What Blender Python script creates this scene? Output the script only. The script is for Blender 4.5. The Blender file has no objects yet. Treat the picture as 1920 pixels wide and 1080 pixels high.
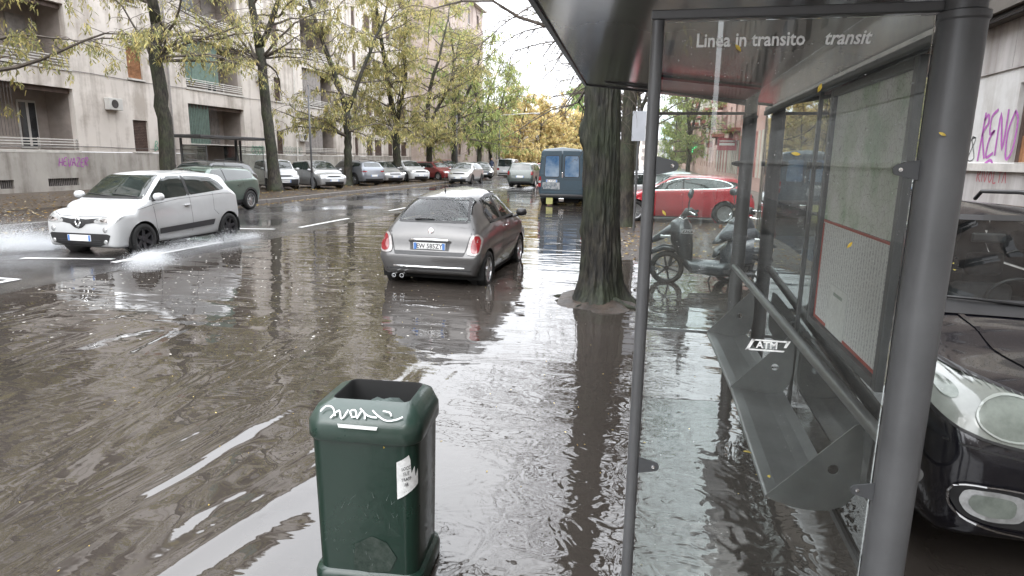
import bpy, bmesh, math, random
import numpy as np
from mathutils import Vector, Matrix
from mathutils.bvhtree import BVHTree
from mathutils.geometry import delaunay_2d_cdt
R = math.radians
PI = math.pi
scene = bpy.context.scene
col = scene.collection

# ------------------------------------------------------------------ camera, sky, sun, exposure
cam_d = bpy.data.cameras.new('camera'); cam = bpy.data.objects.new('camera', cam_d); col.objects.link(cam)
cam_d.sensor_width = 36; cam_d.lens = 1193.74/1920*36; cam_d.clip_start = .05; cam_d.clip_end = 3000
m = Matrix.Rotation(R(12.42), 4, 'Z') @ Matrix.Rotation(R(90-11.513), 4, 'X') @ Matrix.Rotation(R(.88), 4, 'Z')
cam.matrix_world = Matrix.Translation((0, 0, 1.9)) @ m
scene.camera = cam

world = bpy.data.worlds.new('World'); scene.world = world; world.use_nodes = True
nt = world.node_tree; nt.nodes.clear()
sky = nt.nodes.new('ShaderNodeTexSky'); sky.sky_type = 'NISHITA'; sky.sun_disc = False
sky.sun_elevation = R(38); sky.sun_rotation = R(200); sky.air_density = 1.5; sky.dust_density = 4
hs = nt.nodes.new('ShaderNodeHueSaturation'); hs.inputs['Saturation'].default_value = .12
cl = nt.nodes.new('ShaderNodeTexNoise'); cl.inputs['Scale'].default_value = 2.2; cl.inputs['Detail'].default_value = 5
tc = nt.nodes.new('ShaderNodeTexCoord')
cr = nt.nodes.new('ShaderNodeValToRGB')
cr.color_ramp.elements[0].position = .3; cr.color_ramp.elements[0].color = (7.6, 7.9, 8.5, 1)
cr.color_ramp.elements[1].position = .7; cr.color_ramp.elements[1].color = (9.6, 9.8, 10.2, 1)
mx = nt.nodes.new('ShaderNodeMix'); mx.data_type = 'RGBA'; mx.inputs['Factor'].default_value = .8
bg = nt.nodes.new('ShaderNodeBackground'); bg.inputs['Strength'].default_value = .15
wo = nt.nodes.new('ShaderNodeOutputWorld')
nt.links.new(sky.outputs[0], hs.inputs['Color']); nt.links.new(tc.outputs['Generated'], cl.inputs['Vector'])
nt.links.new(cl.outputs['Fac'], cr.inputs[0]); nt.links.new(hs.outputs[0], mx.inputs['A']); nt.links.new(cr.outputs[0], mx.inputs['B'])
# overcast sky: brighter overhead than at the horizon
sx = nt.nodes.new('ShaderNodeSeparateXYZ'); nt.links.new(tc.outputs['Generated'], sx.inputs[0])
mr_ = nt.nodes.new('ShaderNodeMapRange'); mr_.inputs['From Min'].default_value = 0; mr_.inputs['From Max'].default_value = .75; mr_.inputs['To Min'].default_value = .95; mr_.inputs['To Max'].default_value = 2.3
nt.links.new(sx.outputs['Z'], mr_.inputs['Value'])
ml = nt.nodes.new('ShaderNodeVectorMath'); ml.operation = 'SCALE'; nt.links.new(mx.outputs['Result'], ml.inputs[0]); nt.links.new(mr_.outputs[0], ml.inputs['Scale'])
nt.links.new(ml.outputs[0], bg.inputs['Color']); nt.links.new(bg.outputs[0], wo.inputs[0])

sun_d = bpy.data.lights.new('sun', 'SUN'); sun = bpy.data.objects.new('sun', sun_d); col.objects.link(sun)
sun_d.energy = .5; sun_d.angle = R(25); sun_d.color = (1, .98, .95)
sun.rotation_euler = (R(52), 0, R(20)); sun.location = (0, 0, 30)
scene.view_settings.view_transform = 'Standard'; scene.view_settings.look = 'None'
scene.view_settings.exposure = 1.0; scene.view_settings.gamma = 1; scene.view_settings.use_curve_mapping = False
scene.cycles.max_bounces = 8; scene.cycles.transparent_max_bounces = 16
scene.cycles.caustics_reflective = False; scene.cycles.caustics_refractive = False
scene.cycles.sample_clamp_indirect = 4

# ------------------------------------------------------------------ materials
MATS = {}
def newmat(name):
    m = bpy.data.materials.new(name); m.use_nodes = True; MATS[name] = m
    return m, m.node_tree, m.node_tree.nodes['Principled BSDF']
def N(t, kind, **kw):
    n = t.nodes.new(kind)
    for k, v in kw.items():
        if k in n.inputs: n.inputs[k].default_value = v
        else: setattr(n, k, v)
    return n
def L(t, a, b): t.links.new(a, b)
def ramp(t, fac, stops):
    r = t.nodes.new('ShaderNodeValToRGB'); e = r.color_ramp.elements
    while len(e) < len(stops): e.new(.5)
    for i, (p, c) in enumerate(stops):
        e[i].position = p; e[i].color = (*c, 1) if len(c) == 3 else c
    L(t, fac, r.inputs[0]); return r.outputs[0]
def coords(t, obj=True, scale=(1, 1, 1)):
    c = t.nodes.new('ShaderNodeTexCoord'); mp = t.nodes.new('ShaderNodeMapping'); mp.inputs['Scale'].default_value = scale
    L(t, c.outputs['Object' if obj else 'Generated'], mp.inputs['Vector']); return mp.outputs[0]
def geo_pos(t, scale=(1, 1, 1)):
    c = t.nodes.new('ShaderNodeNewGeometry'); mp = t.nodes.new('ShaderNodeMapping'); mp.inputs['Scale'].default_value = scale
    L(t, c.outputs['Position'], mp.inputs['Vector']); return mp.outputs[0]
def mat(name, c, rough=.5, metal=0, coat=0, spec=.5, var=0, vscale=3, bump=0, bscale=20, c2=None, trans=0, emit=0, stretch=(1, 1, 1), rvar=0):
    if name in MATS: return MATS[name]
    m, t, b = newmat(name)
    b.inputs['Base Color'].default_value = (*c, 1); b.inputs['Roughness'].default_value = rough
    b.inputs['Metallic'].default_value = metal; b.inputs['Coat Weight'].default_value = coat
    b.inputs['Coat Roughness'].default_value = .04; b.inputs['Specular IOR Level'].default_value = spec
    if var or c2:
        v = coords(t, True, stretch); n = N(t, 'ShaderNodeTexNoise', Scale=vscale, Detail=6.0, Roughness=.6); L(t, v, n.inputs['Vector'])
        lo = c2 or tuple(x*(1-var) for x in c); hi = c if c2 else tuple(min(1, x*(1+var)) for x in c)
        L(t, ramp(t, n.outputs['Fac'], [(.32, lo), (.68, hi)]), b.inputs['Base Color'])
        if rvar:
            mr = N(t, 'ShaderNodeMapRange'); mr.inputs['To Min'].default_value = max(.02, rough-rvar); mr.inputs['To Max'].default_value = rough+rvar
            L(t, n.outputs['Fac'], mr.inputs['Value']); L(t, mr.outputs[0], b.inputs['Roughness'])
    if bump:
        v = coords(t, True, stretch); n = N(t, 'ShaderNodeTexNoise', Scale=bscale, Detail=5.0); L(t, v, n.inputs['Vector'])
        bp = N(t, 'ShaderNodeBump', Strength=1.0, Distance=bump); L(t, n.outputs['Fac'], bp.inputs['Height']); L(t, bp.outputs[0], b.inputs['Normal'])
    if emit:
        b.inputs['Emission Color'].default_value = (*c, 1); b.inputs['Emission Strength'].default_value = emit
    return m
def paint(name, c, metal=0.0, rough=.35, dirt=.12):
    """wet car paint: clear coat with tiny water beads and a dusting of road dirt low down"""
    if name in MATS: return MATS[name]
    m, t, b = newmat(name)
    b.inputs['Metallic'].default_value = metal; b.inputs['Roughness'].default_value = rough
    b.inputs['Coat Weight'].default_value = .8; b.inputs['Coat Roughness'].default_value = .05
    v = coords(t)
    n = N(t, 'ShaderNodeTexNoise', Scale=1.8, Detail=7.0, Roughness=.65); L(t, v, n.inputs['Vector'])
    L(t, ramp(t, n.outputs['Fac'], [(.3, tuple(x*(1-dirt) + .02*dirt for x in c)), (.65, c)]), b.inputs['Base Color'])
    w = N(t, 'ShaderNodeTexVoronoi', Scale=70.0); L(t, v, w.inputs['Vector'])
    h = ramp(t, w.outputs['Distance'], [(0, (1, 1, 1)), (.28, (0, 0, 0))])
    bp = N(t, 'ShaderNodeBump', Strength=.35, Distance=.002); L(t, h, bp.inputs['Height']); L(t, bp.outputs[0], b.inputs['Coat Normal'])
    return m
def glassmat(name, tint=(.86, .9, .88), refl=1.0, dirt=.06, streak=(1, 1, 1), base=.04):
    """thin sheet glass: fresnel mirror over a clear tinted pane with a little dirt"""
    if name in MATS: return MATS[name]
    m, t, b = newmat(name); t.nodes.remove(b); out = t.nodes['Material Output']
    tr = N(t, 'ShaderNodeBsdfTransparent'); tr.inputs['Color'].default_value = (*tint, 1)
    gl = N(t, 'ShaderNodeBsdfGlossy', Roughness=.01); gl.inputs['Color'].default_value = (1, 1, 1, 1)
    df = N(t, 'ShaderNodeBsdfDiffuse'); df.inputs['Color'].default_value = (.35, .36, .36, 1)
    fr = N(t, 'ShaderNodeFresnel', IOR=1.5)
    ad = N(t, 'ShaderNodeMath', operation='MULTIPLY'); ad.inputs[1].default_value = 1.7*refl; L(t, fr.outputs[0], ad.inputs[0])
    m1 = N(t, 'ShaderNodeMixShader'); L(t, ad.outputs[0], m1.inputs[0]); L(t, tr.outputs[0], m1.inputs[1]); L(t, gl.outputs[0], m1.inputs[2])
    v = coords(t, True, streak); n = N(t, 'ShaderNodeTexNoise', Scale=3.0, Detail=9.0, Roughness=.75); L(t, v, n.inputs['Vector'])
    d = ramp(t, n.outputs['Fac'], [(.35, (base, base, base)), (.8, (dirt*2, dirt*2, dirt*2))])
    m2 = N(t, 'ShaderNodeMixShader'); L(t, d, m2.inputs[0]); L(t, m1.outputs[0], m2.inputs[1]); L(t, df.outputs[0], m2.inputs[2])
    L(t, m2.outputs[0], out.inputs['Surface'])
    return m

DARKGLASS = mat('dark_car_glass', (.02, .026, .024), .04, 0, 0, .8, var=.4, vscale=2)
PANE = mat('window_glass', (.03, .035, .04), .06, 0, 0, .7, var=.5, vscale=1.5)
SEEGLASS = glassmat('clear_car_glass', (.75, .84, .80), .6, .03, base=.0)
BLACKPL = mat('black_plastic', (.018, .018, .019), .45, var=.25, vscale=8, bump=.0006, bscale=120)
RUBBER = mat('tyre_rubber', (.014, .014, .014), .75, var=.3, vscale=12, bump=.002, bscale=60)
ALLOY = mat('alloy', (.5, .51, .52), .3, .85, var=.15, vscale=9)
DARKALLOY = mat('dark_alloy', (.06, .06, .065), .35, .6, var=.3, vscale=9)
CHROME = mat('chrome', (.85, .86, .87), .08, 1, var=.05, vscale=6)
REDLENS = mat('red_lens', (.20, .008, .012), .12, coat=1, var=.2, vscale=25)
CLEARLENS = mat('clear_lens', (.40, .41, .41), .1, .35, coat=1, var=.2, vscale=22)
AMBER = mat('amber_lens', (.34, .15, .08), .15, coat=1, var=.1)
PLATE = mat('plate_white', (.72, .73, .72), .35, var=.05)
PLATEBLUE = mat('plate_blue', (.08, .2, .5), .35, var=.05)
INK = mat('plate_ink', (.03, .03, .035), .4, var=.05)
UNDER = mat('underbody', (.012, .012, .012), .9, var=.3)
SEATC = mat('seat_fabric', (.035, .037, .042), .85, var=.25, vscale=30)
SEAM = mat('panel_gap', (.02, .02, .02), .7, var=.1)

# ------------------------------------------------------------------ mesh helpers
def mesh_obj(name, verts, faces, m=None, parent=None, smooth=False, autos=None):
    me = bpy.data.meshes.new(name); me.from_pydata([tuple(v) for v in verts], [], [tuple(f) for f in faces])
    if smooth or autos:
        me.polygons.foreach_set('use_smooth', [True]*len(me.polygons))
    if autos:
        try: me.set_sharp_from_angle(angle=R(autos))
        except Exception: pass
    if m:
        for x in (m if isinstance(m, (list, tuple)) else [m]): me.materials.append(x)
    o = bpy.data.objects.new(name, me); col.objects.link(o)
    if parent: o.parent = parent
    me.update(); return o
class MB:
    def __init__(s): s.v = []; s.f = []
    def add(s, v, f):
        n = len(s.v); s.v += [tuple(p) for p in v]; s.f += [tuple(i+n for i in q) for q in f]; return s
    def box(s, x0, x1, y0, y1, z0, z1, M=None, bev=0):
        if bev:
            bm = bmesh.new(); bmesh.ops.create_cube(bm, size=1)
            for v in bm.verts: v.co = Vector((x0+(x1-x0)*(v.co.x+.5), y0+(y1-y0)*(v.co.y+.5), z0+(z1-z0)*(v.co.z+.5)))
            bmesh.ops.bevel(bm, geom=bm.edges[:], offset=bev, segments=2, affect='EDGES', profile=.5)
            bm.verts.index_update()
            vs = [v.co.copy() for v in bm.verts]; fs = [[v.index for v in f.verts] for f in bm.faces]; bm.free()
        else:
            vs = [Vector(p) for p in ((x0,y0,z0),(x1,y0,z0),(x1,y1,z0),(x0,y1,z0),(x0,y0,z1),(x1,y0,z1),(x1,y1,z1),(x0,y1,z1))]
            fs = [(0,3,2,1),(4,5,6,7),(0,1,5,4),(1,2,6,5),(2,3,7,6),(3,0,4,7)]
        if M: vs = [M @ v for v in vs]
        return s.add(vs, fs)
    def tube(s, path, r, n=8, caps=True):
        P = [Vector(p) for p in path]; k = len(P)
        rr = r if isinstance(r, (list, tuple)) else [r]*k
        vs = []; up = None
        for i, p in enumerate(P):
            d = (P[min(i+1, k-1)]-P[max(i-1, 0)]).normalized()
            if up is None:
                up = Vector((0, 0, 1)) if abs(d.z) < .9 else Vector((1, 0, 0))
            a = d.cross(up)
            if a.length < 1e-6: a = d.orthogonal()
            a.normalize(); b = a.cross(d).normalized(); up = b
            for j in range(n):
                t = 2*PI*j/n; vs.append(p + (a*math.cos(t) + b*math.sin(t))*rr[i])
        fs = [(i*n+j, i*n+(j+1) % n, (i+1)*n+(j+1) % n, (i+1)*n+j) for i in range(k-1) for j in range(n)]
        if caps: fs += [tuple(range(n-1, -1, -1)), tuple((k-1)*n+j for j in range(n))]
        return s.add(vs, fs)
    def lathe(s, prof, n=24, M=None, axis='z'):
        vs = []; k = len(prof)
        for (r, h) in prof:
            for j in range(n):
                t = 2*PI*j/n; c, q = r*math.cos(t), r*math.sin(t)
                v = Vector((c, q, h)) if axis == 'z' else Vector((c, h, q))
                vs.append(M @ v if M else v)
        fs = [(i*n+j, i*n+(j+1) % n, (i+1)*n+(j+1) % n, (i+1)*n+j) for i in range(k-1) for j in range(n)]
        return s.add(vs, fs)
    def prism(s, poly, fn, t0, t1):
        """poly of (a,b), fn(a,b,t)->xyz"""
        n = len(poly); vs = [fn(a, b, t0) for a, b in poly] + [fn(a, b, t1) for a, b in poly]
        fs = [tuple(range(n-1, -1, -1)), tuple(range(n, 2*n))] + [(i, (i+1) % n, n+(i+1) % n, n+i) for i in range(n)]
        return s.add(vs, fs)
    def build(s, name, m, parent=None, smooth=False, autos=None): return mesh_obj(name, s.v, s.f, m, parent, smooth, autos)
def tag(o, label=None, cat=None, group=None, kind=None):
    if label: o['label'] = label
    if cat: o['category'] = cat
    if group: o['group'] = group
    if kind: o['kind'] = kind
    return o
def thing(name, label, cat, loc=(0, 0, 0), rz=0, group=None):
    o = bpy.data.objects.new(name, None); col.objects.link(o); o.location = loc; o.rotation_euler = (0, 0, rz); o.empty_display_size = .1
    return tag(o, label, cat, group)
def copy_tree(o, parent=None):
    c = o.copy(); col.objects.link(c); c.parent = parent
    for ch in o.children: copy_tree(ch, c)
    return c
def text_obj(name, s, size, m, M, parent=None, extrude=.0008, shear=0, align='CENTER', bold=0, sx=1):
    cu = bpy.data.curves.new(name, 'FONT'); cu.body = s; cu.size = size; cu.extrude = extrude; cu.shear = shear
    cu.align_x = align; cu.align_y = 'CENTER'; cu.offset = bold; cu.resolution_u = 2
    o = bpy.data.objects.new(name, cu); col.objects.link(o)
    me = bpy.data.meshes.new_from_object(o.evaluated_get(bpy.context.evaluated_depsgraph_get()))
    bpy.data.objects.remove(o); me.materials.clear(); me.materials.append(m)
    me.transform(M @ Matrix.Diagonal((sx, 1, 1, 1)))
    o = bpy.data.objects.new(name, me); col.objects.link(o)
    if parent: o.parent = parent
    return o
def basis(o, x, y):
    x = Vector(x).normalized(); y = Vector(y).normalized(); z = x.cross(y)
    return Matrix(((x.x, y.x, z.x, o[0]), (x.y, y.y, z.y, o[1]), (x.z, y.z, z.z, o[2]), (0, 0, 0, 1)))
def ribbons(name, strokes, M, w, m, parent=None):
    """pen or spray strokes as thin flat ribbons on the plane of M"""
    vs = []; fs = []
    for st in strokes:
        P = [Vector(p) for p in st]
        Q = []
        for i in range(len(P)-1):                      # round the stroke
            a = P[max(i-1, 0)]; b = P[i]; c = P[i+1]; d = P[min(i+2, len(P)-1)]
            for k in range(4):
                u = k/4; Q.append(.5*((2*b)+(c-a)*u+(2*a-5*b+4*c-d)*u*u+(3*b-a-3*c+d)*u**3))
        Q.append(P[-1]); n0 = len(vs)
        for i, q in enumerate(Q):
            d = (Q[min(i+1, len(Q)-1)]-Q[max(i-1, 0)]); d = d.normalized() if d.length else Vector((1, 0)); nn = Vector((-d.y, d.x))*w/2
            for s_ in (1, -1): vs.append(M @ Vector((q.x+nn.x*s_, q.y+nn.y*s_, 0)))
        for i in range(len(Q)-1): k = n0+2*i; fs.append((k, k+1, k+3, k+2))
    return mesh_obj(name, vs, fs, m, parent)

# ------------------------------------------------------------------ car builder
def pchip(t, y, ts):
    t = np.array(t, float); y = np.array(y, float); h = np.diff(t); d = np.diff(y)/h; n = len(t); mm = np.zeros(n)
    for i in range(1, n-1):
        if d[i-1]*d[i] > 0:
            w1 = 2*h[i]+h[i-1]; w2 = h[i]+2*h[i-1]; mm[i] = (w1+w2)/(w1/d[i-1]+w2/d[i])
    mm[0] = d[0]; mm[-1] = d[-1]
    idx = np.clip(np.searchsorted(t, ts, side='right')-1, 0, n-2); s = (ts-t[idx])/h[idx]
    return ((2*s**3-3*s**2+1)*y[idx] + (s**3-2*s**2+s)*h[idx]*mm[idx] + (-2*s**3+3*s**2)*y[idx+1] + (s**3-s**2)*h[idx]*mm[idx+1])
def ring_half(P, rad):
    """rounded half section, same point count for every station: bottom centre to top centre"""
    out = [P[0].copy()]
    n = len(P); prev = P[0]
    for i in range(1, n-1):
        a, b, c = P[i-1], P[i], P[i+1]
        la, lc = (a-b).length, (c-b).length
        r = min(rad[i], la*.45, lc*.45)
        p0 = b+(a-b)*(r/max(la, 1e-6)); p1 = b+(c-b)*(r/max(lc, 1e-6))
        seg = 3 if i > 1 else 2
        for k in range(1, seg+1): out.append(prev.lerp(p0, k/seg))
        for k in (1, 2, 3): u = k/3; out.append(p0*(1-u)**2+b*2*u*(1-u)+p1*u*u)
        prev = p1
    for k in (1, 2, 3): out.append(prev.lerp(P[-1], k/3))
    return out
class Car:
    def __init__(s, label, cat, S, paintm, res=1.0, group=None, name='car', see=False):
        s.S = S; s.root = thing(name, label, cat, group=group); s.paint = paintm; s.see = see
        Lh = S['L']/2; W = S['W']/2; s.Lh = Lh; s.W = W; H = S['H']
        g = lambda k, d: S.get(k, d)
        gc = g('gc', .19); hz = g('hz', .78); cz = g('cz', .98); cx = g('cx', 1.0); ax = g('ax', 1.65); ex = g('ex', .45); ez = g('ez', H-.05)
        gx = g('gx', .16); gz = g('gz', .95); bf = g('bf', cz-.06); br = g('br', bf+.08); tw = g('tw', .74); fo = g('fo', .75); nz = g('nose', .0)
        wc = g('wc', .84)
        L_ = S['L']; r = g('r', .3); nb = g('nb', .55)
        def lerp(a, b, u): return a+(b-a)*u
        beltz = lambda d: lerp(bf, br, min(1, max(0, (d-cx)/(L_-gx-cx))))
        rows = [  # d, zb, wb, zm, wm, zs, ws, ze, we, zt
            (0.0,   .36, nb, .42, nb+.02, .50, nb+.02, .54, nb-.06, .55),
            (.035,  .27, .72, .42, .78, .56, .78, .60, .66, .62),
            (.11,   .22, .82, .44, .90, min(.64, hz-.1), .90, hz-.07-nz, .72, hz-.05-nz),
            (.26,   .20, .88, .46, .965, hz-.10, .955, hz-.015, .74, hz+.01),
            (fo*.75, gc, .90, .48, .99, hz-.06, .97, lerp(hz, cz, .35)-.02, .76, lerp(hz, cz, .38)),
            (cx-.18, gc, .90, .50, 1.0, bf-.05, .975, lerp(hz, cz, .82)-.02, .80, lerp(hz, cz, .86)),
            (cx,    gc, .90, .50, 1.0, bf, .97, cz-.015, wc, cz),
            (lerp(cx, ax, .5), gc, .90, .50, 1.0, beltz(lerp(cx, ax, .5)), .965, lerp(cz, H-.06, .54)-.03, lerp(wc, tw, .5), lerp(cz, H-.05, .56)),
            (ax,    gc, .90, .50, 1.0, beltz(ax), .965, H-.10, tw+.01, H-.045),
            (ax+.22, gc, .90, .50, 1.0, beltz(ax+.22), .96, H-.065, tw, H-.01),
            (lerp(ax, L_-ex, .55), gc, .90, .50, 1.0, beltz(lerp(ax, L_-ex, .5)), .96, min(H, lerp(H, ez, .25))-.055, tw, lerp(H, ez, .2)),
            (L_-ex, gc, .90, .52, .99, beltz(L_-ex), .95, ez-.06, tw-.02, ez),
            (L_-lerp(ex, gx, .5), gc+.02, .88, .54, .985, beltz(L_), .935, lerp(ez, gz, .5)-.03, tw+.02, lerp(ez, gz, .47)),
            (L_-gx, gc+.03, .87, .56, .975, min(br, gz-.02), .92, gz-.01, tw+.05, gz),
            (L_-.075, gc+.05, .82, .56, .93, .74, .89, gz-.16, .76, gz-.13),
            (L_-.02, gc+.09, .76, .54, .86, .66, .83, .72, .70, .74),
            (L_,    gc+.15, .62, .50, .70, .58, .68, .62, .58, .63)]
        rows = [x for i, x in enumerate(rows)]
        if 'fix' in S: rows = S['fix'](rows)
        rows.sort(key=lambda q: q[0])
        A = np.array(rows, float); t = [0]
        for i in range(1, len(rows)): t.append(t[-1]+max(.05, math.hypot(A[i, 0]-A[i-1, 0], .6*abs(A[i, 9]-A[i-1, 9]))))
        n = int(62*res); ts = []
        for i in range(len(t)-1):
            k = max(2, int(round((t[i+1]-t[i])/t[-1]*n))); ts += [t[i]+(t[i+1]-t[i])*j/k for j in range(k)]
        ts.append(t[-1]); ts = np.array(ts)
        C = np.stack([pchip(t, A[:, j], ts) for j in range(10)], 1)
        V = []; nr = None
        rad = g('rad', [0, .05, .25, .05, .09, 0])
        for c in C:
            x = Lh-c[0]
            P = [Vector((0, c[1])), Vector((c[2]*W, c[1])), Vector((c[4]*W, c[3])), Vector((c[6]*W, c[5])), Vector((c[8]*W, max(c[7], c[5]+.008))), Vector((0, max(c[9], c[7]+.005)))]
            h = ring_half(P, rad); nr = len(h)
            crown = [p for p in h]
            V.append([(x, p.x, p.y) for p in crown])
        ns = len(V); verts = []; faces = []
        for k in range(ns):
            for p in V[k]: verts.append(p)
            for p in V[k][1:-1]: verts.append((p[0], -p[1], p[2]))
        per = nr+nr-2
        def ix(k, i, sgn): return k*per+i if (sgn > 0 or i in (0, nr-1)) else k*per+nr+i-1
        for k in range(ns-1):
            for i in range(nr-1):
                faces.append((ix(k, i, 1), ix(k, i+1, 1), ix(k+1, i+1, 1), ix(k+1, i, 1)))
                faces.append((ix(k, i+1, -1), ix(k, i, -1), ix(k+1, i, -1), ix(k+1, i+1, -1)))
        for k, fl in ((0, 0), (ns-1, 1)):
            for i in range(nr-1):
                a, b, c, d = ix(k, i, 1), ix(k, i, -1), ix(k, i+1, -1), ix(k, i+1, 1)
                q = [v for j, v in enumerate((a, b, c, d)) if v not in (a, b, c, d)[:j]]
                if len(q) > 2: faces.append(tuple(q[::-1] if fl else q))
        s.bvh = BVHTree.FromPolygons([Vector(v) for v in verts], faces)
        # wheel arches
        s.r = r; s.axf = Lh-fo; s.axr = s.axf-S['wb']; ra = g('ra', r+.045); s.ra = ra
        V2 = [list(v) for v in verts]; inside = set()
        for i, v in enumerate(V2):
            if abs(v[1]) > .55*W:
                for cxx in (s.axf, s.axr):
                    d = math.hypot(v[0]-cxx, v[2]-r)
                    if d < ra: inside.add(i)
        s.cut = []
        faces = [f for f in faces if not all(i in inside for i in f)]
        for i in inside:
            v = V2[i]; cxx = s.axf if abs(v[0]-s.axf) < abs(v[0]-s.axr) else s.axr
            dx, dz = v[0]-cxx, v[2]-r; d = math.hypot(dx, dz) or 1e-3; v[0] = cxx+dx/d*ra; v[2] = r+dz/d*ra
        s.V = V2; s.F = faces; s.holes = []
    def hole(s, test):  # remove body faces behind see-through glass
        s.F = [f for f in s.F if not test([sum(s.V[i][k] for i in f)/len(f) for k in range(3)])]
    def body(s):
        b = mesh_obj('body', s.V, s.F, s.paint, s.root, smooth=True)
        try: b.data.set_sharp_from_angle(angle=R(48))
        except Exception: pass
        W, Lh = s.W, s.Lh; mb = MB()
        mb.box(-Lh*.86, Lh*.84, -W*.66, W*.66, .16, .5)
        mb.box(s.axr+s.ra+.02, s.axf-s.ra-.02, -W*.88, W*.88, .17, .42)
        mb.build('underbody', UNDER, s.root)
        for cx in (s.axf, s.axr):
            n = 14
            for sg in (1, -1):
                vs = []; ml = MB()
                for k in range(n+1):
                    a = PI*(-.12+1.24*k/n)
                    for y in (.6*W, .985*W): vs.append((cx+math.cos(a)*(s.ra+.004), sg*y, s.r+math.sin(a)*(s.ra+.004)))
                ml.add(vs, [(2*k, 2*k+1, 2*k+3, 2*k+2) for k in range(n)])
                ml.build('wheel_arch', UNDER, s.root)
        return b
    def wheels(s, spokes=6, rimmat=None, w=.19, tw=None, flat=False, inset=.015):
        rimmat = rimmat or ALLOY; r = s.r
        src = None
        for cx in (s.axf, s.axr):
            for sg in (1, -1):
                y = sg*(s.W-w/2-inset)
                if src is None:
                    mb = MB(); rr = r*.66
                    mb.lathe([(rr, -w*.46), (r*.78, -w*.5), (r*.95, -w*.47), (r, -w*.34), (r, w*.34), (r*.95, w*.47), (r*.78, w*.5), (rr, w*.46), (rr, -w*.3)], 32, axis='y')
                    tyre = mb.build('wheel', RUBBER, s.root, smooth=True)
                    mr = MB(); mr.lathe([(rr, w*.46), (rr*.94, w*.44), (rr*.9, w*.2), (rr*.88, -w*.3), (0.001, -w*.32)], 32, axis='y')
                    for k in range(spokes):
                        a = 2*PI*k/spokes; M = Matrix.Rotation(a, 4, 'Y')
                        w0 = r*.13 if spokes < 9 else r*.06
                        mr.add([M @ Vector(p) for p in ((-w0*1.2, w*.30, 0), (w0*1.2, w*.30, 0), (w0*.75, w*.42, rr*.95), (-w0*.75, w*.42, rr*.95), (-w0, w*.16, 0), (w0, w*.16, 0), (w0*.7, w*.24, rr*.95), (-w0*.7, w*.24, rr*.95))],
                               [(0, 1, 2, 3), (4, 7, 6, 5), (0, 3, 7, 4), (1, 5, 6, 2)])
                    mr.lathe([(r*.17, w*.3), (r*.16, w*.4), (.001, w*.41)], 14, axis='y')
                    rim = mr.build('rim', rimmat, tyre, autos=35)
                    src = tyre
                    t = tyre
                else:
                    t = copy_tree(src, s.root)
                t.location = (cx, y, r); t.rotation_euler = (0, random.random()*.8, 0 if sg > 0 else PI)
    def patch(s, name, poly, view, m, off=.004, step=.045, parent=None, sg=1, lim=None, flat=False, thick=0):
        """a panel laid on the body: poly in (x,z) for side, (y,z) for front/rear, (x,y) for top"""
        dirs = {'side': lambda a, b: (Vector((a, sg*3, b)), Vector((0, -sg, 0))), 'front': lambda a, b: (Vector((5, a, b)), Vector((-1, 0, 0))),
                'rear': lambda a, b: (Vector((-5, a, b)), Vector((1, 0, 0))), 'top': lambda a, b: (Vector((a, b, 4)), Vector((0, 0, -1)))}.get(view)
        qa = R(42); qx = -1 if view == 'rquarter' else 1
        if view.endswith('quarter'):
            dq = Vector((-math.cos(qa)*qx, -sg*math.sin(qa), 0)); uq = Vector((-math.sin(qa)*qx, sg*math.cos(qa), 0)); base = Vector((s.Lh*qx, sg*s.W, 0)); uq = -uq if False else Vector((-math.sin(qa)*qx, sg*math.cos(qa), 0))
            dirs = lambda a, b: (base+uq*a+Vector((0, 0, b))-dq*3, dq)
        P = [Vector(p) for p in poly]; B = []
        if any(k_ in name for k_ in ('light', 'fog', 'lens', 'bowl', 'reflector', 'window')) and len(P) > 3:   # round the corners
            for _ in range(2 if 'window' not in name else 1):
                q_ = []
                for i in range(len(P)):
                    a_, b_ = P[i], P[(i+1) % len(P)]; f_ = .2 if 'window' not in name else min(.2, .035/max(1e-6, (b_-a_).length)); q_ += [a_.lerp(b_, f_), a_.lerp(b_, 1-f_)]
                P = q_
        for i in range(len(P)):
            a, b = P[i], P[(i+1) % len(P)]; k = max(1, int((b-a).length/step)); B += [a.lerp(b, j/k) for j in range(k)]
        nb = len(B); xs = [p.x for p in B]; ys = [p.y for p in B]
        pts = B[:]
        x = min(xs)+step*.5
        def inside(q):
            c = False
            for i in range(nb):
                a, b = B[i], B[i-1]
                if (a.y > q[1]) != (b.y > q[1]) and q[0] < (b.x-a.x)*(q[1]-a.y)/(b.y-a.y)+a.x: c = not c
            return c
        while x < max(xs):
            y = min(ys)+step*.5
            while y < max(ys):
                if inside((x, y)) and all((Vector((x, y))-q).length > step*.4 for q in B): pts.append(Vector((x, y)))
                y += step
            x += step
        if len(pts) > nb:
            r_ = delaunay_2d_cdt(pts, [(i, (i+1) % nb) for i in range(nb)], [], 1, 1e-5); V2, F = r_[0], r_[2]
        else:
            r_ = delaunay_2d_cdt(pts, [(i, (i+1) % nb) for i in range(nb)], [], 1, 1e-5); V2, F = r_[0], r_[2]
        out = []
        for q in V2:
            o, d = dirs(q.x, q.y); loc, nrm, _, _ = s.bvh.ray_cast(o, d)
            if loc is None:
                tgt = o+d*3 if view.endswith('quarter') else {'side': Vector((q.x, sg*s.W*.9, q.y)), 'front': Vector((s.Lh, q.x, q.y)), 'rear': Vector((-s.Lh, q.x, q.y)), 'top': Vector((q.x, q.y, 1.2))}.get(view)
                loc, nrm, _, _ = s.bvh.find_nearest(tgt)
            if nrm.dot(d) > 0: nrm = -nrm
            out.append(loc+nrm*off)
        F = [tuple(f) for f in F]
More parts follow.
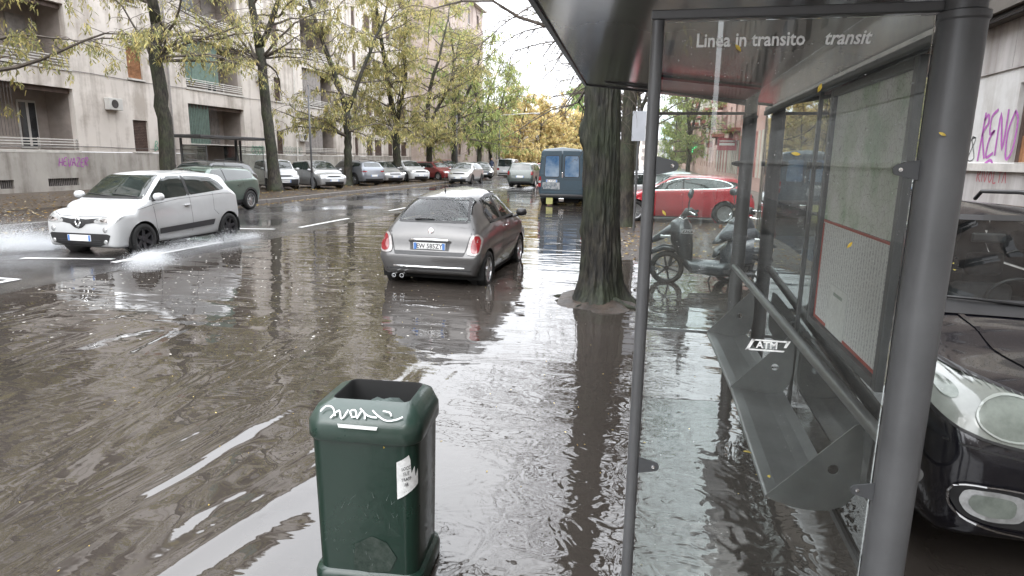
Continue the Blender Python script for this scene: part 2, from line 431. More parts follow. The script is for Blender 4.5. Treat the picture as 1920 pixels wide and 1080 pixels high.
        # orient outwards
        if F:
            a, b, c = (out[i] for i in F[0][:3]); o, d = dirs(*V2[F[0][0]])
            if (b-a).cross(c-a).dot(d) > 0: F = [f[::-1] for f in F]
        return mesh_obj(name, out, F, m, parent or s.root, smooth=not flat)
    def line(s, name, pts, view, m=None, w=.008, off=.0015, sg=1, parent=None):
        P = [Vector(p) for p in pts]; poly = []
        if 'lip' in name or 'rim' in name:
            for _ in range(2):
                P = [P[0]]+[v_ for a_, b_ in zip(P, P[1:]) for v_ in (a_.lerp(b_, .25), a_.lerp(b_, .75))]+[P[-1]]
        back = []
        Q = []
        for i in range(len(P)-1):
            k = max(1, int((P[i+1]-P[i]).length/.06)); Q += [P[i].lerp(P[i+1], j/k) for j in range(k)]
        Q.append(P[-1]); vs = []
        for i, q in enumerate(Q):
            d = (Q[min(i+1, len(Q)-1)]-Q[max(i-1, 0)]).normalized(); nn = Vector((-d.y, d.x))*w/2
            for s_ in (1, -1):
                a, b = q.x+nn.x*s_, q.y+nn.y*s_
                o, dd = {'side': (Vector((a, sg*3, b)), Vector((0, -sg, 0))), 'front': (Vector((5, a, b)), Vector((-1, 0, 0))), 'rear': (Vector((-5, a, b)), Vector((1, 0, 0))), 'top': (Vector((a, b, 4)), Vector((0, 0, -1)))}[view]
                loc, nrm, _, _ = s.bvh.ray_cast(o, dd)
                if loc is None: loc, nrm, _, _ = s.bvh.find_nearest(o+dd*2)
                if nrm.dot(dd) > 0: nrm = -nrm
                vs.append(loc+nrm*off)
        return mesh_obj(name, vs, [(2*i, 2*i+1, 2*i+3, 2*i+2) for i in range(len(Q)-1)], m or SEAM, parent or s.root)
    def at(s, view, a, b, sg=1):
        o, d = {'side': (Vector((a, sg*3, b)), Vector((0, -sg, 0))), 'front': (Vector((5, a, b)), Vector((-1, 0, 0))), 'rear': (Vector((-5, a, b)), Vector((1, 0, 0))), 'top': (Vector((a, b, 4)), Vector((0, 0, -1)))}[view]
        loc, nrm, _, _ = s.bvh.ray_cast(o, d)
        return (loc, nrm) if loc else (o+d*3, -d)
    def mirror(s, x, z, m, both=True, big=1):
        for sg in ((1, -1) if both else (1,)):
            p, _ = s.at('side', x, z-.05, sg); mb = MB()
            vs = []; n = 10; k = 6
            for i in range(k+1):
                a = PI*i/k; c = -math.cos(a)
                for j in range(n):
                    b = 2*PI*j/n; vs.append((x+.04+.075*big*math.sin(a)*math.cos(b)*1.0, p.y+sg*(.13*big+.1*big*c), z+.02+.07*big*(math.sin(a)**.6)*math.sin(b)))
            mb.add(vs, [(i*n+j, i*n+(j+1) % n, (i+1)*n+(j+1) % n, (i+1)*n+j) for i in range(k) for j in range(n)])
            o = mb.build('mirror', m, s.root, smooth=True)
            MB().tube([(x+.04, p.y-sg*.02, z-.06), (x+.04, p.y+sg*.1, z-.02)], .025, 6).build('mirror_stalk', BLACKPL, o)
    def plate(s, view, z, txt='', w=.52, h=.115, y=0, italian=True):
        p, n = s.at(view, y, z); sx = 1 if view == 'front' else -1
        x = p.x+sx*.012
        pb = MB().box(-.006, .006, -w/2, w/2, -h/2, h/2, bev=.003).build('number_plate', PLATE, s.root); pb.location = (x, y, z)
        for e in (-1, 1):
            MB().box(-.0015, .0015, -.02, .02, -h/2+.004, h/2-.004).build('plate_band', PLATEBLUE, pb).location = (sx*.0065, e*(w/2-.028), 0)
        if txt:
            M = basis((sx*.0068, 0, 0), (0, sx, 0), (0, 0, 1))
            text_obj('plate_lettering', txt, .098, INK, M, pb, .0006, bold=.0012, sx=.92)
        return pb
    def seats(s, dash=True):
        mb = MB(); x0 = s.Lh-s.S.get('ax', 1.6)
        for x, hh in ((x0-.45, .5), (x0-1.25, .5)):
            for y in (-.36, .36):
                mb.box(x-.1, x+.02, y-.22, y+.22, .5, 1.0, bev=.05); mb.box(x-.08, x+.01, y-.13, y+.13, 1.06, 1.24, bev=.04)
                mb.box(x-.03, x+.4, y-.22, y+.22, .4, .55, bev=.04)
        mb.build('seats', SEATC, s.root, smooth=True)
        if dash:
            d = MB().box(x0+.1, s.Lh-s.S.get('cx', 1)-.02, -s.W*.78, s.W*.78, .6, s.S.get('cz', 1)-.10, bev=.04); d.build('dashboard', BLACKPL, s.root, smooth=True)
            a = [Vector((x0-.02+.06*math.sin(t), .36+.17*math.cos(t), s.S.get('cz', 1)-.1+.16*math.sin(t))) for t in np.linspace(0, 2*PI, 20)]
            MB().tube(a, .014, 6, False).build('steering_wheel', BLACKPL, s.root, smooth=True)
        f = MB().box(s.axr-.2, s.axf, -s.W*.86, s.W*.86, .42, .47).build('cabin_floor', UNDER, s.root)
    def place(s, x, y, z, heading):
        s.root.location = (x, y, z); s.root.rotation_euler = (0, 0, heading)
        return s.root
def sym(poly):  # mirrored half outline (y>=0 first)
    return poly + [(-a, b) for a, b in reversed(poly)]

def std_car(label, S, pm, cat='car', group=None, spokes=6, rim=None, detail=1, name='car', plates=True, grille='bar', res=.8, windows=None, lights=True, extra=None):
    """an everyday hatchback or SUV: body, glazing, lamps, plates, mirrors, wheels, seams"""
    c = Car(label, cat, S, pm, res=res, group=group, name=name)
    c.body(); L_, W, H = S['L'], c.W, S['H']; Lh = c.Lh
    g = lambda k, d: S.get(k, d)
    cx, cz, ax, ex, gx, gz = g('cx', 1.0), g('cz', .98), g('ax', 1.65), g('ex', .45), g('gx', .16), g('gz', .95)
    bf = g('bf', cz-.06); br = g('br', bf+.08); ez = g('ez', H-.05); tw = g('tw', .74); wc = g('wc', .84)
    c.patch('windscreen', sym([(W*(wc-.07), cz+.035), (W*(tw-.06), H-.085)]), 'front', DARKGLASS, step=.07)
    c.patch('rear_window', sym([(W*(tw-.03), gz+.05), (W*(tw-.12), ez-.085)]), 'rear', DARKGLASS, step=.07)
    xb = Lh-(cx+ax)/2-.55
    fx0 = Lh-cx-.16; fx1 = Lh-ax-.06; xB = -.12+g('bshift', 0); rx = -Lh+ex*.85+g('rqx', .12); top = H-.115
    for sg in (1, -1):
        c.patch('side_window', [(fx0, bf+.04), (fx1, top), (xB+.05, top+.015), (xB+.05, lerp_(bf, br, .45)+.03)], 'side', DARKGLASS, sg=sg, step=.09)
        c.patch('side_window', [(xB, lerp_(bf, br, .45)+.03), (xB, top+.015), (-Lh+ex+.12, ez-.115), (rx-.08, lerp_(br, ez, .5)), (rx, br+.05)], 'side', DARKGLASS, sg=sg, step=.09)
        c.patch('pillar_trim', [(xB, lerp_(bf, br, .45)+.03), (xB, top+.02), (xB+.05, top+.02), (xB+.05, lerp_(bf, br, .45)+.03)], 'side', BLACKPL, sg=sg, off=.005)
        if detail:
            c.line('door_seam', [(fx0-.05, .3), (fx0-.02, bf)], 'side', sg=sg)
            c.line('door_seam', [(xB+.02, .28), (xB+.02, bf)], 'side', sg=sg)
            c.line('door_seam', [(c.axr+c.ra*.8, c.r+c.ra*.9), (c.axr+c.ra+.0, br-.02)], 'side', sg=sg)
            for hx in (xB+.16, xB-.62):
                if hx > c.axr-.1:
                    p, _ = c.at('side', hx, bf-.1, sg); MB().box(hx-.08, hx+.08, p.y-.008, p.y+.022*sg if sg > 0 else p.y+.008, bf-.115, bf-.085).build('door_handle', pm, c.root) if sg > 0 else MB().box(hx-.08, hx+.08, p.y-.022, p.y+.008, bf-.115, bf-.085).build('door_handle', pm, c.root)
    hz = g('hz', .78)
    if lights:
        for sg in (1, -1):
            hl = c.patch('headlight', [(-.36, hz-.185), (-.33, hz-.13), (-.12, hz-.075), (.10, hz-.055), (.14, hz-.09), (.02, hz-.19), (-.18, hz-.215)], 'quarter', CLEARLENS, off=.006, sg=sg)
            c.patch('lamp_bowl', [(-.24, hz-.18), (-.24, hz-.12), (-.08, hz-.10), (-.08, hz-.18)], 'quarter', CHROME, off=.010, sg=sg, parent=hl)
            tl = g('tail', (.66, .95, .66, .92))
            c.patch('tail_light', [(sg*W*tl[0], tl[2]), (sg*W*tl[0], tl[3]), (sg*W*tl[1], tl[3]-.02), (sg*W*tl[1], tl[2]+.03)], 'rear', REDLENS, off=.006)
    if grille == 'bar':
        c.patch('grille', sym([(W*.5, hz-.19), (W*.5, hz-.1)]), 'front', BLACKPL, off=.006)
    elif grille == 'big':
        c.patch('grille', sym([(W*.5, .5), (W*.58, hz-.08)]), 'front', BLACKPL, off=.006)
    c.patch('lower_grille', sym([(W*.62, .25), (W*.66, .4)]), 'front', BLACKPL, off=.006)
    c.patch('rear_valance', sym([(W*.7, .3), (W*.74, .42)]), 'rear', BLACKPL, off=.006)
    if plates:
        c.plate('front', g('pf', .47)); c.plate('rear', g('pr', .6))
    if g('cladding', 0):
        for sg in (1, -1):
            c.patch('sill_cladding', [(c.axr+c.ra+.02, .21), (c.axr+c.ra+.02, .38), (c.axf-c.ra-.02, .38), (c.axf-c.ra-.02, .21)], 'side', BLACKPL, sg=sg, off=.008)
            for cc in (c.axf, c.axr):
                ang = [PI*(.02+.96*k/12) for k in range(13)]
                c.line('arch_cladding', [(cc+math.cos(a)*(c.ra+.035), c.r+math.sin(a)*(c.ra+.035)) for a in ang], 'side', BLACKPL, w=.07, off=.008, sg=sg)
    if g('rails', 0):
        for sg in (1, -1):
            y = sg*W*(tw-.06); MB().tube([(fx1-.12, y, H-.04), (fx1-.2, y, H+.025), (rx+.3, y, ez+.04), (rx+.2, y, ez-.02)], .014, 6).build('roof_rail', BLACKPL if g('rails', 0) == 1 else CHROME, c.root, smooth=True)
    c.mirror(fx0-.02, bf+.06, pm)
    c.wheels(spokes, rim)
    if extra: extra(c)
    return c
def lerp_(a, b, u): return a+(b-a)*u

# ------------------------------------------------------------------ ground, road, water
def wet_asphalt():
    m, t, b = newmat('wet_asphalt'); v = geo_pos(t)
    n = N(t, 'ShaderNodeTexNoise', Scale=.35, Detail=6.0, Roughness=.6); L(t, v, n.inputs['Vector'])
    v2 = geo_pos(t, (1.2, .25, 1)); n2 = N(t, 'ShaderNodeTexNoise', Scale=1.3, Detail=5.0); L(t, v2, n2.inputs['Vector'])
    a = N(t, 'ShaderNodeTexNoise', Scale=90.0, Detail=3.0); L(t, v, a.inputs['Vector'])
    L(t, ramp(t, n2.outputs['Fac'], [(.3, (.028, .027, .028)), (.7, (.06, .057, .055))]), b.inputs['Base Color'])
    L(t, ramp(t, n.outputs['Fac'], [(.4, (.06,)*3), (.62, (.3,)*3)]), b.inputs['Roughness'])
    k = N(t, 'ShaderNodeMath', operation='MULTIPLY'); L(t, ramp(t, n.outputs['Fac'], [(.4, (.05,)*3), (.6, (1,)*3)]), k.inputs[0]); L(t, a.outputs['Fac'], k.inputs[1])
    bp = N(t, 'ShaderNodeBump', Strength=1.0, Distance=.0022); L(t, k.outputs[0], bp.inputs['Height']); L(t, bp.outputs[0], b.inputs['Normal'])
    b.inputs['Specular IOR Level'].default_value = .6
    return m
def muddy_water():
    m, t, b = newmat('muddy_water')
    pn = geo_pos(t, (.5, .35, 1)); n0 = N(t, 'ShaderNodeTexNoise', Scale=.9, Detail=5.0, Distortion=.8); L(t, pn, n0.inputs['Vector'])
    L(t, ramp(t, n0.outputs['Fac'], [(.3, (.033, .028, .024)), (.7, (.056, .048, .042))]), b.inputs['Base Color'])
    b.inputs['Roughness'].default_value = .012; b.inputs['IOR'].default_value = 1.68; b.inputs['Specular IOR Level'].default_value = .5
    def layer(scale, st, amp, detail=2.0, dist=.6, rot=0.0, kind='n'):
        c = t.nodes.new('ShaderNodeNewGeometry'); mp = t.nodes.new('ShaderNodeMapping'); mp.inputs['Scale'].default_value = st; mp.inputs['Rotation'].default_value = (0, 0, rot)
        L(t, c.outputs['Position'], mp.inputs['Vector'])
        n = N(t, 'ShaderNodeTexNoise', Scale=scale, Detail=detail, Distortion=dist); L(t, mp.outputs[0], n.inputs['Vector'])
        k = N(t, 'ShaderNodeMath', operation='MULTIPLY'); k.inputs[1].default_value = amp; L(t, n.outputs['Fac'], k.inputs[0]); return k.outputs[0]
    # wash waves run out from the passing car, stretched towards the near left
    ls = [layer(.85, (.5, 1.6, 1), .020, 1.0, .8, R(-28)), layer(3.0, (.55, 1.7, 1), .0050, 2.0, .8, R(-20)), layer(9, (.6, 1.5, 1), .0007, 2.0, .5, R(8)), layer(24, (1, 1.2, 1), .00009, 1.0, .3)]
    # choppier patches between calm ones
    ch = N(t, 'ShaderNodeTexNoise', Scale=.45, Detail=3.0); L(t, geo_pos(t), ch.inputs['Vector'])
    f = ramp(t, ch.outputs['Fac'], [(.38, (.18,)*3), (.65, (1.3,)*3)])
    s = ls[0]
    acc = None
    for l in ls[1:]:
        if acc is None: acc = l; continue
        ad = N(t, 'ShaderNodeMath', operation='ADD'); L(t, acc, ad.inputs[0]); L(t, l, ad.inputs[1]); acc = ad.outputs[0]
    mu = N(t, 'ShaderNodeMath', operation='MULTIPLY'); L(t, acc, mu.inputs[0]); L(t, f, mu.inputs[1])
    ad = N(t, 'ShaderNodeMath', operation='ADD'); L(t, mu.outputs[0], ad.inputs[0]); L(t, s, ad.inputs[1])
    # long crests washing in from the passing car over the near left part of the flood
    wl = layer(1.0, (1.5, .36, 1), .052, 1.8, 1.1, R(-9)); gp = t.nodes.new('ShaderNodeNewGeometry'); sp_ = t.nodes.new('ShaderNodeSeparateXYZ'); L(t, gp.outputs['Position'], sp_.inputs[0])
    ma = N(t, 'ShaderNodeMapRange', interpolation_type='SMOOTHSTEP'); ma.inputs['From Min'].default_value = -.6; ma.inputs['From Max'].default_value = -2.6; L(t, sp_.outputs['X'], ma.inputs['Value'])
    mb_ = N(t, 'ShaderNodeMapRange', interpolation_type='SMOOTHSTEP'); mb_.inputs['From Min'].default_value = 7.5; mb_.inputs['From Max'].default_value = 3.6; L(t, sp_.outputs['Y'], mb_.inputs['Value'])
    m1 = N(t, 'ShaderNodeMath', operation='MULTIPLY'); L(t, ma.outputs[0], m1.inputs[0]); L(t, mb_.outputs[0], m1.inputs[1])
    m2 = N(t, 'ShaderNodeMath', operation='MULTIPLY'); L(t, m1.outputs[0], m2.inputs[0]); L(t, wl, m2.inputs[1])
    ad2 = N(t, 'ShaderNodeMath', operation='ADD'); L(t, ad.outputs[0], ad2.inputs[0]); L(t, m2.outputs[0], ad2.inputs[1]); ad = ad2
    # rings and curls close to the camera
    cu = layer(4.6, (1, 1, 1), .0036, 1.0, 2.4); mc = N(t, 'ShaderNodeMapRange', interpolation_type='SMOOTHSTEP'); mc.inputs['From Min'].default_value = 7.0; mc.inputs['From Max'].default_value = 3.5; L(t, sp_.outputs['Y'], mc.inputs['Value'])
    md = N(t, 'ShaderNodeMapRange', interpolation_type='SMOOTHSTEP'); md.inputs['From Min'].default_value = -1.6; md.inputs['From Max'].default_value = -.6; L(t, sp_.outputs['X'], md.inputs['Value'])
    m3 = N(t, 'ShaderNodeMath', operation='MULTIPLY'); L(t, mc.outputs[0], m3.inputs[0]); L(t, md.outputs[0], m3.inputs[1]); m4 = N(t, 'ShaderNodeMath', operation='MULTIPLY'); L(t, m3.outputs[0], m4.inputs[0]); L(t, cu, m4.inputs[1])
    ad3 = N(t, 'ShaderNodeMath', operation='ADD'); L(t, ad.outputs[0], ad3.inputs[0]); L(t, m4.outputs[0], ad3.inputs[1]); ad = ad3
    bp = N(t, 'ShaderNodeBump', Strength=1.0, Distance=1.0); L(t, ad.outputs[0], bp.inputs['Height']); L(t, bp.outputs[0], b.inputs['Normal'])
    return m
ASPH = wet_asphalt(); WATER = muddy_water()
SOIL = mat('leafy_mud', (.055, .038, .026), .55, var=.5, vscale=5, bump=.03, bscale=11, c2=(.018, .014, .011), rvar=.2)
PAVE = mat('wet_pavement', (.12, .095, .075), .45, vscale=1.2, c2=(.05, .038, .028), bump=.004, bscale=25, rvar=.2)
KERB = mat('kerb_granite', (.2, .19, .18), .4, vscale=6, c2=(.11, .1, .095), bump=.002, bscale=60)
WPAINT = mat('road_paint', (.7, .7, .69), .3, vscale=9, c2=(.42, .42, .41))
def smooth(a, b, x): x = min(1, max(0, (x-a)/(b-a))); return x*x*(3-2*x)
def road_z(x, y):
    dry = smooth(26, 40, y)
    z = .03 - .17*smooth(-9.6, -5.5, x)*(1-dry) - .02*smooth(-9.6, -5, x)*dry - .045*smooth(-10.5, -15, x)
    return z
def sheet(name, xs, ys, fn, m, kind='structure'):
    vs = [(x, y, fn(x, y)) for y in ys for x in xs]; n = len(xs)
    fs = [(j*n+i, j*n+i+1, (j+1)*n+i+1, (j+1)*n+i) for j in range(len(ys)-1) for i in range(n-1)]
    o = mesh_obj(name, vs, fs, m, smooth=True); o['kind'] = kind; return o
sheet('ground', [-1500, 1500], [-1500, 1500], lambda x, y: -.4, SOIL)
ys = list(np.arange(-20, 60, 1.0))+[60, 80, 120, 200, 400]
sheet('road', list(np.arange(-15.2, -1.2, .7))+[-1.2], ys, road_z, ASPH)
sheet('water', [-12.5, 7], [-14, 41], lambda x, y: 0.0, WATER)
rnd = random.Random(5)
def verge_z(x, y):
    base = -.10 + .17*smooth(10.8, 12.4, y+.5*math.sin(x*2.1)+.3*math.sin(x*5)) + .02*math.sin(x*3+y*2)
    d = math.hypot(x+.63, y-8.6)
    return base + .15*math.exp(-(d/.78)**4)*(1+.35*math.sin(x*9+y*7)*math.sin(y*8)) + .02*math.sin(x*17)*math.sin(y*15)*math.exp(-(d/1.0)**2)
sheet('verge', list(np.arange(-1.2, 3.3, .15))+[3.3], list(np.arange(-6, 40, .2))+[60, 120, 300], verge_z, SOIL)
sheet('side_pavement', [3.3, 4.2, 5.2, 6.2], list(np.arange(-20, 60, 2.0))+[90, 300], lambda x, y: -.05+.13*smooth(9, 14, y), PAVE)
def pav_z(x, y): return .12 + .05*smooth(-17, -26, x)
sheet('pavement', [-27, -24, -21, -19], list(np.arange(-20, 80, 2.0))+[120, 300], pav_z, PAVE)
sheet('planting_strip', list(np.arange(-19, -15.4, .36))+[-15.4], list(np.arange(-20, 80, .8))+[120, 300], lambda x, y: .125+.02*math.sin(x*4+y)+.015*math.sin(y*2.7), SOIL)
kerb = thing('kerb', 'pale granite kerb along the far side of the wet road', 'kerb', (-15.3, 0, 0))
ks = None
for i in range(52):
    y = 10+i*1.0
    if ks is None: ks = MB().box(-.09, .09, .006, .994, -.3, .13, bev=.012).build('kerbstone', KERB, kerb); o = ks
    else: o = ks.copy(); col.objects.link(o)
    o.location = (rnd.uniform(-.006, .006), y, rnd.uniform(-.008, .008)); o.rotation_euler = (0, rnd.uniform(-.02, .02), rnd.uniform(-.006, .006))
far = MB().box(-.09, .09, 0, 140, -.3, .13).build('far_kerb_run', KERB, kerb); far.location = (0, 62, 0)
near = MB().box(-.09, .09, 0, 30, -.3, .13).build('near_kerb_run', KERB, kerb); near.location = (0, -20, 0)
mk = MB()
def mark(x0, x1, y0, y1, dx=0):
    n = max(1, int((y1-y0)/.5)); vs = []
    for i in range(n+1):
        y = y0+(y1-y0)*i/n
        for x in (x0, x1): vs.append((x+dx*i/n, y, road_z(x, y)+.006))
    mk.add(vs, [(2*i, 2*i+1, 2*i+3, 2*i+2) for i in range(n)])
for a, b in ((9.14, 12.0), (15.17, 17.95), (21.0, 23.9), (27, 29.8), (33, 35.8), (39, 42), (45, 48), (51, 54), (57, 60), (63, 66)): mark(-9.17, -9.04, a, b)
mk.add([(-11.4, 14.12, .03), (-9.45, 14.48, .034), (-9.45, 14.62, .034), (-11.4, 14.27, .03)], [(0, 1, 2, 3)])
mk.add([(-10.9, 8.95, .035), (-9.35, 9.35, .035), (-9.35, 9.47, .035), (-10.9, 9.1, .035)], [(0, 1, 2, 3)])
for k in range(3): mark(-9.75-.9*k, -9.15-.9*k, 7.0-.12*k, 7.12-.12*k); mark(-9.75-.9*k, -9.15-.9*k, 7.4, 7.5)
mark(-9.24, -9.12, 7.0, 7.5)
o = mk.build('lane_markings', WPAINT); o['kind'] = 'structure'

# ------------------------------------------------------------------ buildings on the far side of the street
PLASTER = mat('pale_plaster', (.66, .61, .565), .85, vscale=.35, c2=(.55, .505, .465), bump=.003, bscale=14)
PLASTER2 = mat('grey_plinth', (.42, .395, .365), .8, vscale=1.2, c2=(.32, .3, .275), bump=.004, bscale=12, stretch=(1, 1, .5))
PINK = mat('pink_plaster', (.5, .42, .38), .85, vscale=.5, c2=(.42, .35, .31), bump=.003, bscale=14)
STONE = mat('pale_stone_sill', (.5, .48, .45), .7, var=.15, vscale=4)
RAILM = mat('balcony_rail_paint', (.55, .53, .5), .5, var=.15, vscale=6)
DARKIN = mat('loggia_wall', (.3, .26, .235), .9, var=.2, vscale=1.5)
SHUT = mat('brown_shutter', (.09, .06, .05), .6, var=.3, vscale=5)
WOODSH = mat('orange_shutter', (.3, .15, .075), .6, var=.3, vscale=5)
GREENAWN = mat('green_awning', (.13, .19, .16), .8, var=.2, vscale=4)
BLINDM = mat('grey_blind', (.24, .22, .21), .7, var=.2, vscale=5)
IRON = mat('dark_iron', (.05, .045, .045), .5, var=.3, vscale=8)
CURT = mat('curtain', (.4, .38, .36), .9, var=.2, vscale=6)
FRAMEW = mat('window_frame_white', (.5, .49, .47), .5, var=.1)
def streak(m, lo=.62):
    t = m.node_tree; b = t.nodes['Principled BSDF']; src = b.inputs['Base Color'].links[0].from_socket
    n1 = N(t, 'ShaderNodeTexNoise', Scale=1.0, Detail=5.0, Roughness=.6); L(t, coords(t, True, (2.2, 2.2, .13)), n1.inputs['Vector'])
    n2 = N(t, 'ShaderNodeTexNoise', Scale=.55, Detail=7.0, Roughness=.7); L(t, coords(t), n2.inputs['Vector'])
    mm = N(t, 'ShaderNodeMath', operation='MULTIPLY'); L(t, n1.outputs['Fac'], mm.inputs[0]); L(t, n2.outputs['Fac'], mm.inputs[1])
    mu = N(t, 'ShaderNodeMix', data_type='RGBA', blend_type='MULTIPLY'); mu.inputs['Factor'].default_value = 1.0
    L(t, src, mu.inputs['A']); L(t, ramp(t, mm.outputs[0], [(.15, (lo, lo*.96, lo*.92)), (.27, (1, 1, 1))]), mu.inputs['B']); L(t, mu.outputs['Result'], b.inputs['Base Color'])
for m_ in (PLASTER, PLASTER2, PINK): streak(m_)
def facade(X, y0, y1, z0, z1, openings, m, parent, name='wall', depth=.28):
    """wall sheet facing +X with real openings and reveals; openings (ya,yb,za,zb)"""
    ysx = sorted({y0, y1, *[o for q in openings for o in q[:2]]}); zs = sorted({z0, z1, *[o for q in openings for o in q[2:4]]})
    mb = MB()
    for a, b in zip(ysx, ysx[1:]):
        for c, d in zip(zs, zs[1:]):
            yc, zc = (a+b)/2, (c+d)/2
            if any(q[0] < yc < q[1] and q[2] < zc < q[3] for q in openings): continue
            mb.add([(X, a, c), (X, b, c), (X, b, d), (X, a, d)], [(0, 1, 2, 3)])
    for ya, yb, za, zb in openings:
        dx = X-depth
        mb.add([(X, ya, za), (X, yb, za), (X, yb, zb), (X, ya, zb), (dx, ya, za), (dx, yb, za), (dx, yb, zb), (dx, ya, zb)], [(0, 1, 5, 4), (1, 2, 6, 5), (2, 3, 7, 6), (3, 0, 4, 7)])
    mb.box(X-8, X-depth-1.6, y0, y1, z0, z1)
    return mb.build(name, m, parent)
def flat_window(X, ya, yb, za, zb, parent, style='shutter', m=None):
    f = MB()
    f.box(X-.20, X-.12, ya, ya+.06, za, zb); f.box(X-.20, X-.12, yb-.06, yb, za, zb); f.box(X-.20, X-.12, ya+.06, yb-.06, zb-.07, zb); f.box(X-.20, X-.12, ya+.06, yb-.06, za, za+.06)
    w = f.build('window', FRAMEW, parent)
    if style == 'shutter':
        mb = MB(); n = int((zb-za)/.075)
        for i in range(n): z = za+(zb-za)*i/n; mb.add([(X-.10, ya+.02, z), (X-.10, yb-.02, z), (X-.085, yb-.02, z+.07), (X-.085, ya+.02, z+.07)], [(0, 1, 2, 3)]); mb.add([(X-.085, ya+.02, z+.07), (X-.085, yb-.02, z+.07), (X-.10, yb-.02, z+.075), (X-.10, ya+.02, z+.075)], [(0, 1, 2, 3)])
        mb.build('shutter', m or SHUT, w)
    else:
        MB().box(X-.19, X-.17, ya+.06, yb-.06, za+.06, zb-.07).build('pane', PANE, w)
        MB().box(X-.18, X-.13, (ya+yb)/2-.025, (ya+yb)/2+.025, za+.06, zb-.07).build('mullion', FRAMEW, w)
        if style == 'grille':
            mb = MB()
            y = ya+.06
            while y < yb: mb.tube([(X-.04, y, za+.02), (X-.04, y, zb-.02)], .012, 4); y += .12
            mb.build('window_grille', IRON, w)
    MB().box(X-.12, X+.07, ya-.08, yb+.08, za-.09, za-.005).build('sill', STONE, w)
    return w
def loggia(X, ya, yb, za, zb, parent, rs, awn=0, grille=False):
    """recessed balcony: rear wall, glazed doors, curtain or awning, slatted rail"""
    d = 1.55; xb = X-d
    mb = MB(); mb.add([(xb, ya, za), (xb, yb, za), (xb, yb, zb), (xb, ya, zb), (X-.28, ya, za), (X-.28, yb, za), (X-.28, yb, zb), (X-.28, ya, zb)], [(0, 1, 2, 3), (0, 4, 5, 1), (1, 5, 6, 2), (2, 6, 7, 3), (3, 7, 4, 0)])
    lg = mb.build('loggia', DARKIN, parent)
    MB().box(X-.16, X+.05, ya-.06, yb+.06, za-.12, za-.01).build('balcony_slab', STONE, lg)
    n = 4; rails = None
    for k in range(n):
        z = za+.10+k*.115
        r = MB().box(X-.04, X+.0, ya+.02, yb-.02, z, z+.045)
        r.build('rail_bar', RAILM, lg)
    for f in (0.0, .33, .66, 1.0):
        y = ya+.06+(yb-ya-.12)*f; MB().box(X-.08, X-.045, y-.02, y+.02, za, za+.52).build('rail_post', RAILM, lg)
    w = yb-ya
    for f, ww, hh in ((.13, .9, 2.1), (.48, 1.2, 1.35), (.82, .9, 2.1)):
        y0 = ya+w*f-ww/2; z0 = za+.05 if hh > 2 else za+.85
        if rs.random() < .3: MB().box(xb, xb+.06, y0, y0+ww, z0, z0+hh).build('roller_blind', BLINDM if rs.random() < .6 else SHUT, lg)
        else:
            MB().box(xb, xb+.04, y0, y0+ww, z0, z0+hh).build('balcony_door', FRAMEW, lg)
            for q in (0, 1): MB().box(xb+.04, xb+.05, y0+.08+q*ww/2, y0+ww/2-.05+q*ww/2, z0+.1, z0+hh-.1).build('pane', PANE, lg)
    if awn:
        a0, a1 = (ya+.05, ya+.05+w*(.38 if awn == 1 else .6))
        mm = GREENAWN if awn < 3 else BLINDM
        mb = MB(); k = 24
        vs = []
        for i in range(k+1):
            y = a0+(a1-a0)*i/k; vs += [(X-.2+.02*math.sin(i*1.7), y, za+.35 if awn != 3 else za+.1), (X-.2+.02*math.sin(i*1.7), y, zb-.02)]
        mb.add(vs, [(2*i, 2*i+2, 2*i+3, 2*i+1) for i in range(k)]); mb.build('awning', mm, lg)
    if grille:
        y = ya+.1
        mb = MB()
        while y < ya+w*.5: mb.tube([(X-.06, y, za+.55), (X-.06, y, zb)], .011, 4); y += .14
        mb.build('iron_grille', IRON, lg)
    MB().box(X-.26, X-.20, ya, yb, zb-.22, zb).build('blind_box', SHUT, lg)
    return lg
Xf = -26; ST = 3.45
bA = thing('apartment_building', 'pale plastered apartment block with recessed loggias behind the locust trees', 'building', (0, 0, 0))
bays = [(-18.0, -12.8), (-9.0, -3.8), (2.2, 7.4), (11, 16.2), (19.3, 24.95), (32.35, 37.4), (44.7, 49.6)]
wins = [28.2, 18.0, 40.6]
ops = []; loggs = []; fw = []
rs = random.Random(11)
for k in range(6):
    zb_ = 1.9+k*ST*1.045 if k else 1.98; base = 1.9+k*3.6
    za = base+.06; zt = base+2.78
    for bi, (a, b) in enumerate(bays): ops.append((a, b, za, zt)); loggs.append((a, b, za, zt, bi, k))
    for (w0, ww) in ((28.25, .98), (9.0, .9), (41.0, .8), (-1.5, .95), (53.0, .72)):
        ops.append((w0, w0+ww, base+.06, base+1.62)); fw.append((w0, w0+ww, base+.06, base+1.62, k))
    for (w0, ww) in ((55.4, 1.35), (57.1, 1.7), (60.2, 1.2), (63.5, 1.6)):
        ops.append((w0, w0+ww, base+.05, base+1.5)); fw.append((w0, w0+ww, base+.05, base+1.5, k))
facade(Xf, -20, 66.3, 1.9, 23.6, ops, PLASTER, bA)
pl = facade(Xf+.04, -20, 66.3, 0, 1.88, [(23.15, 24.7, .38, .72), (21.0, 21.6, .36, .71), (17.2, 18.8, .38, .72), (47, 48.4, .4, .72), (34, 35.4, .4, .72)], PLASTER2, bA, 'plinth')
for ya, yb in ((23.15, 24.7), (21.0, 21.6), (17.2, 18.8), (47, 48.4), (34, 35.4)):
    g_ = MB().box(Xf-.12, Xf-.1, ya, yb, .36, .72).build('cellar_grille', IRON, bA); y = ya+.05; mb = MB()
    while y < yb: mb.box(Xf-.06, Xf-.04, y, y+.02, .38, .72); y += .09
    b_ = mb.build('grille_bars', BLINDM, g_)
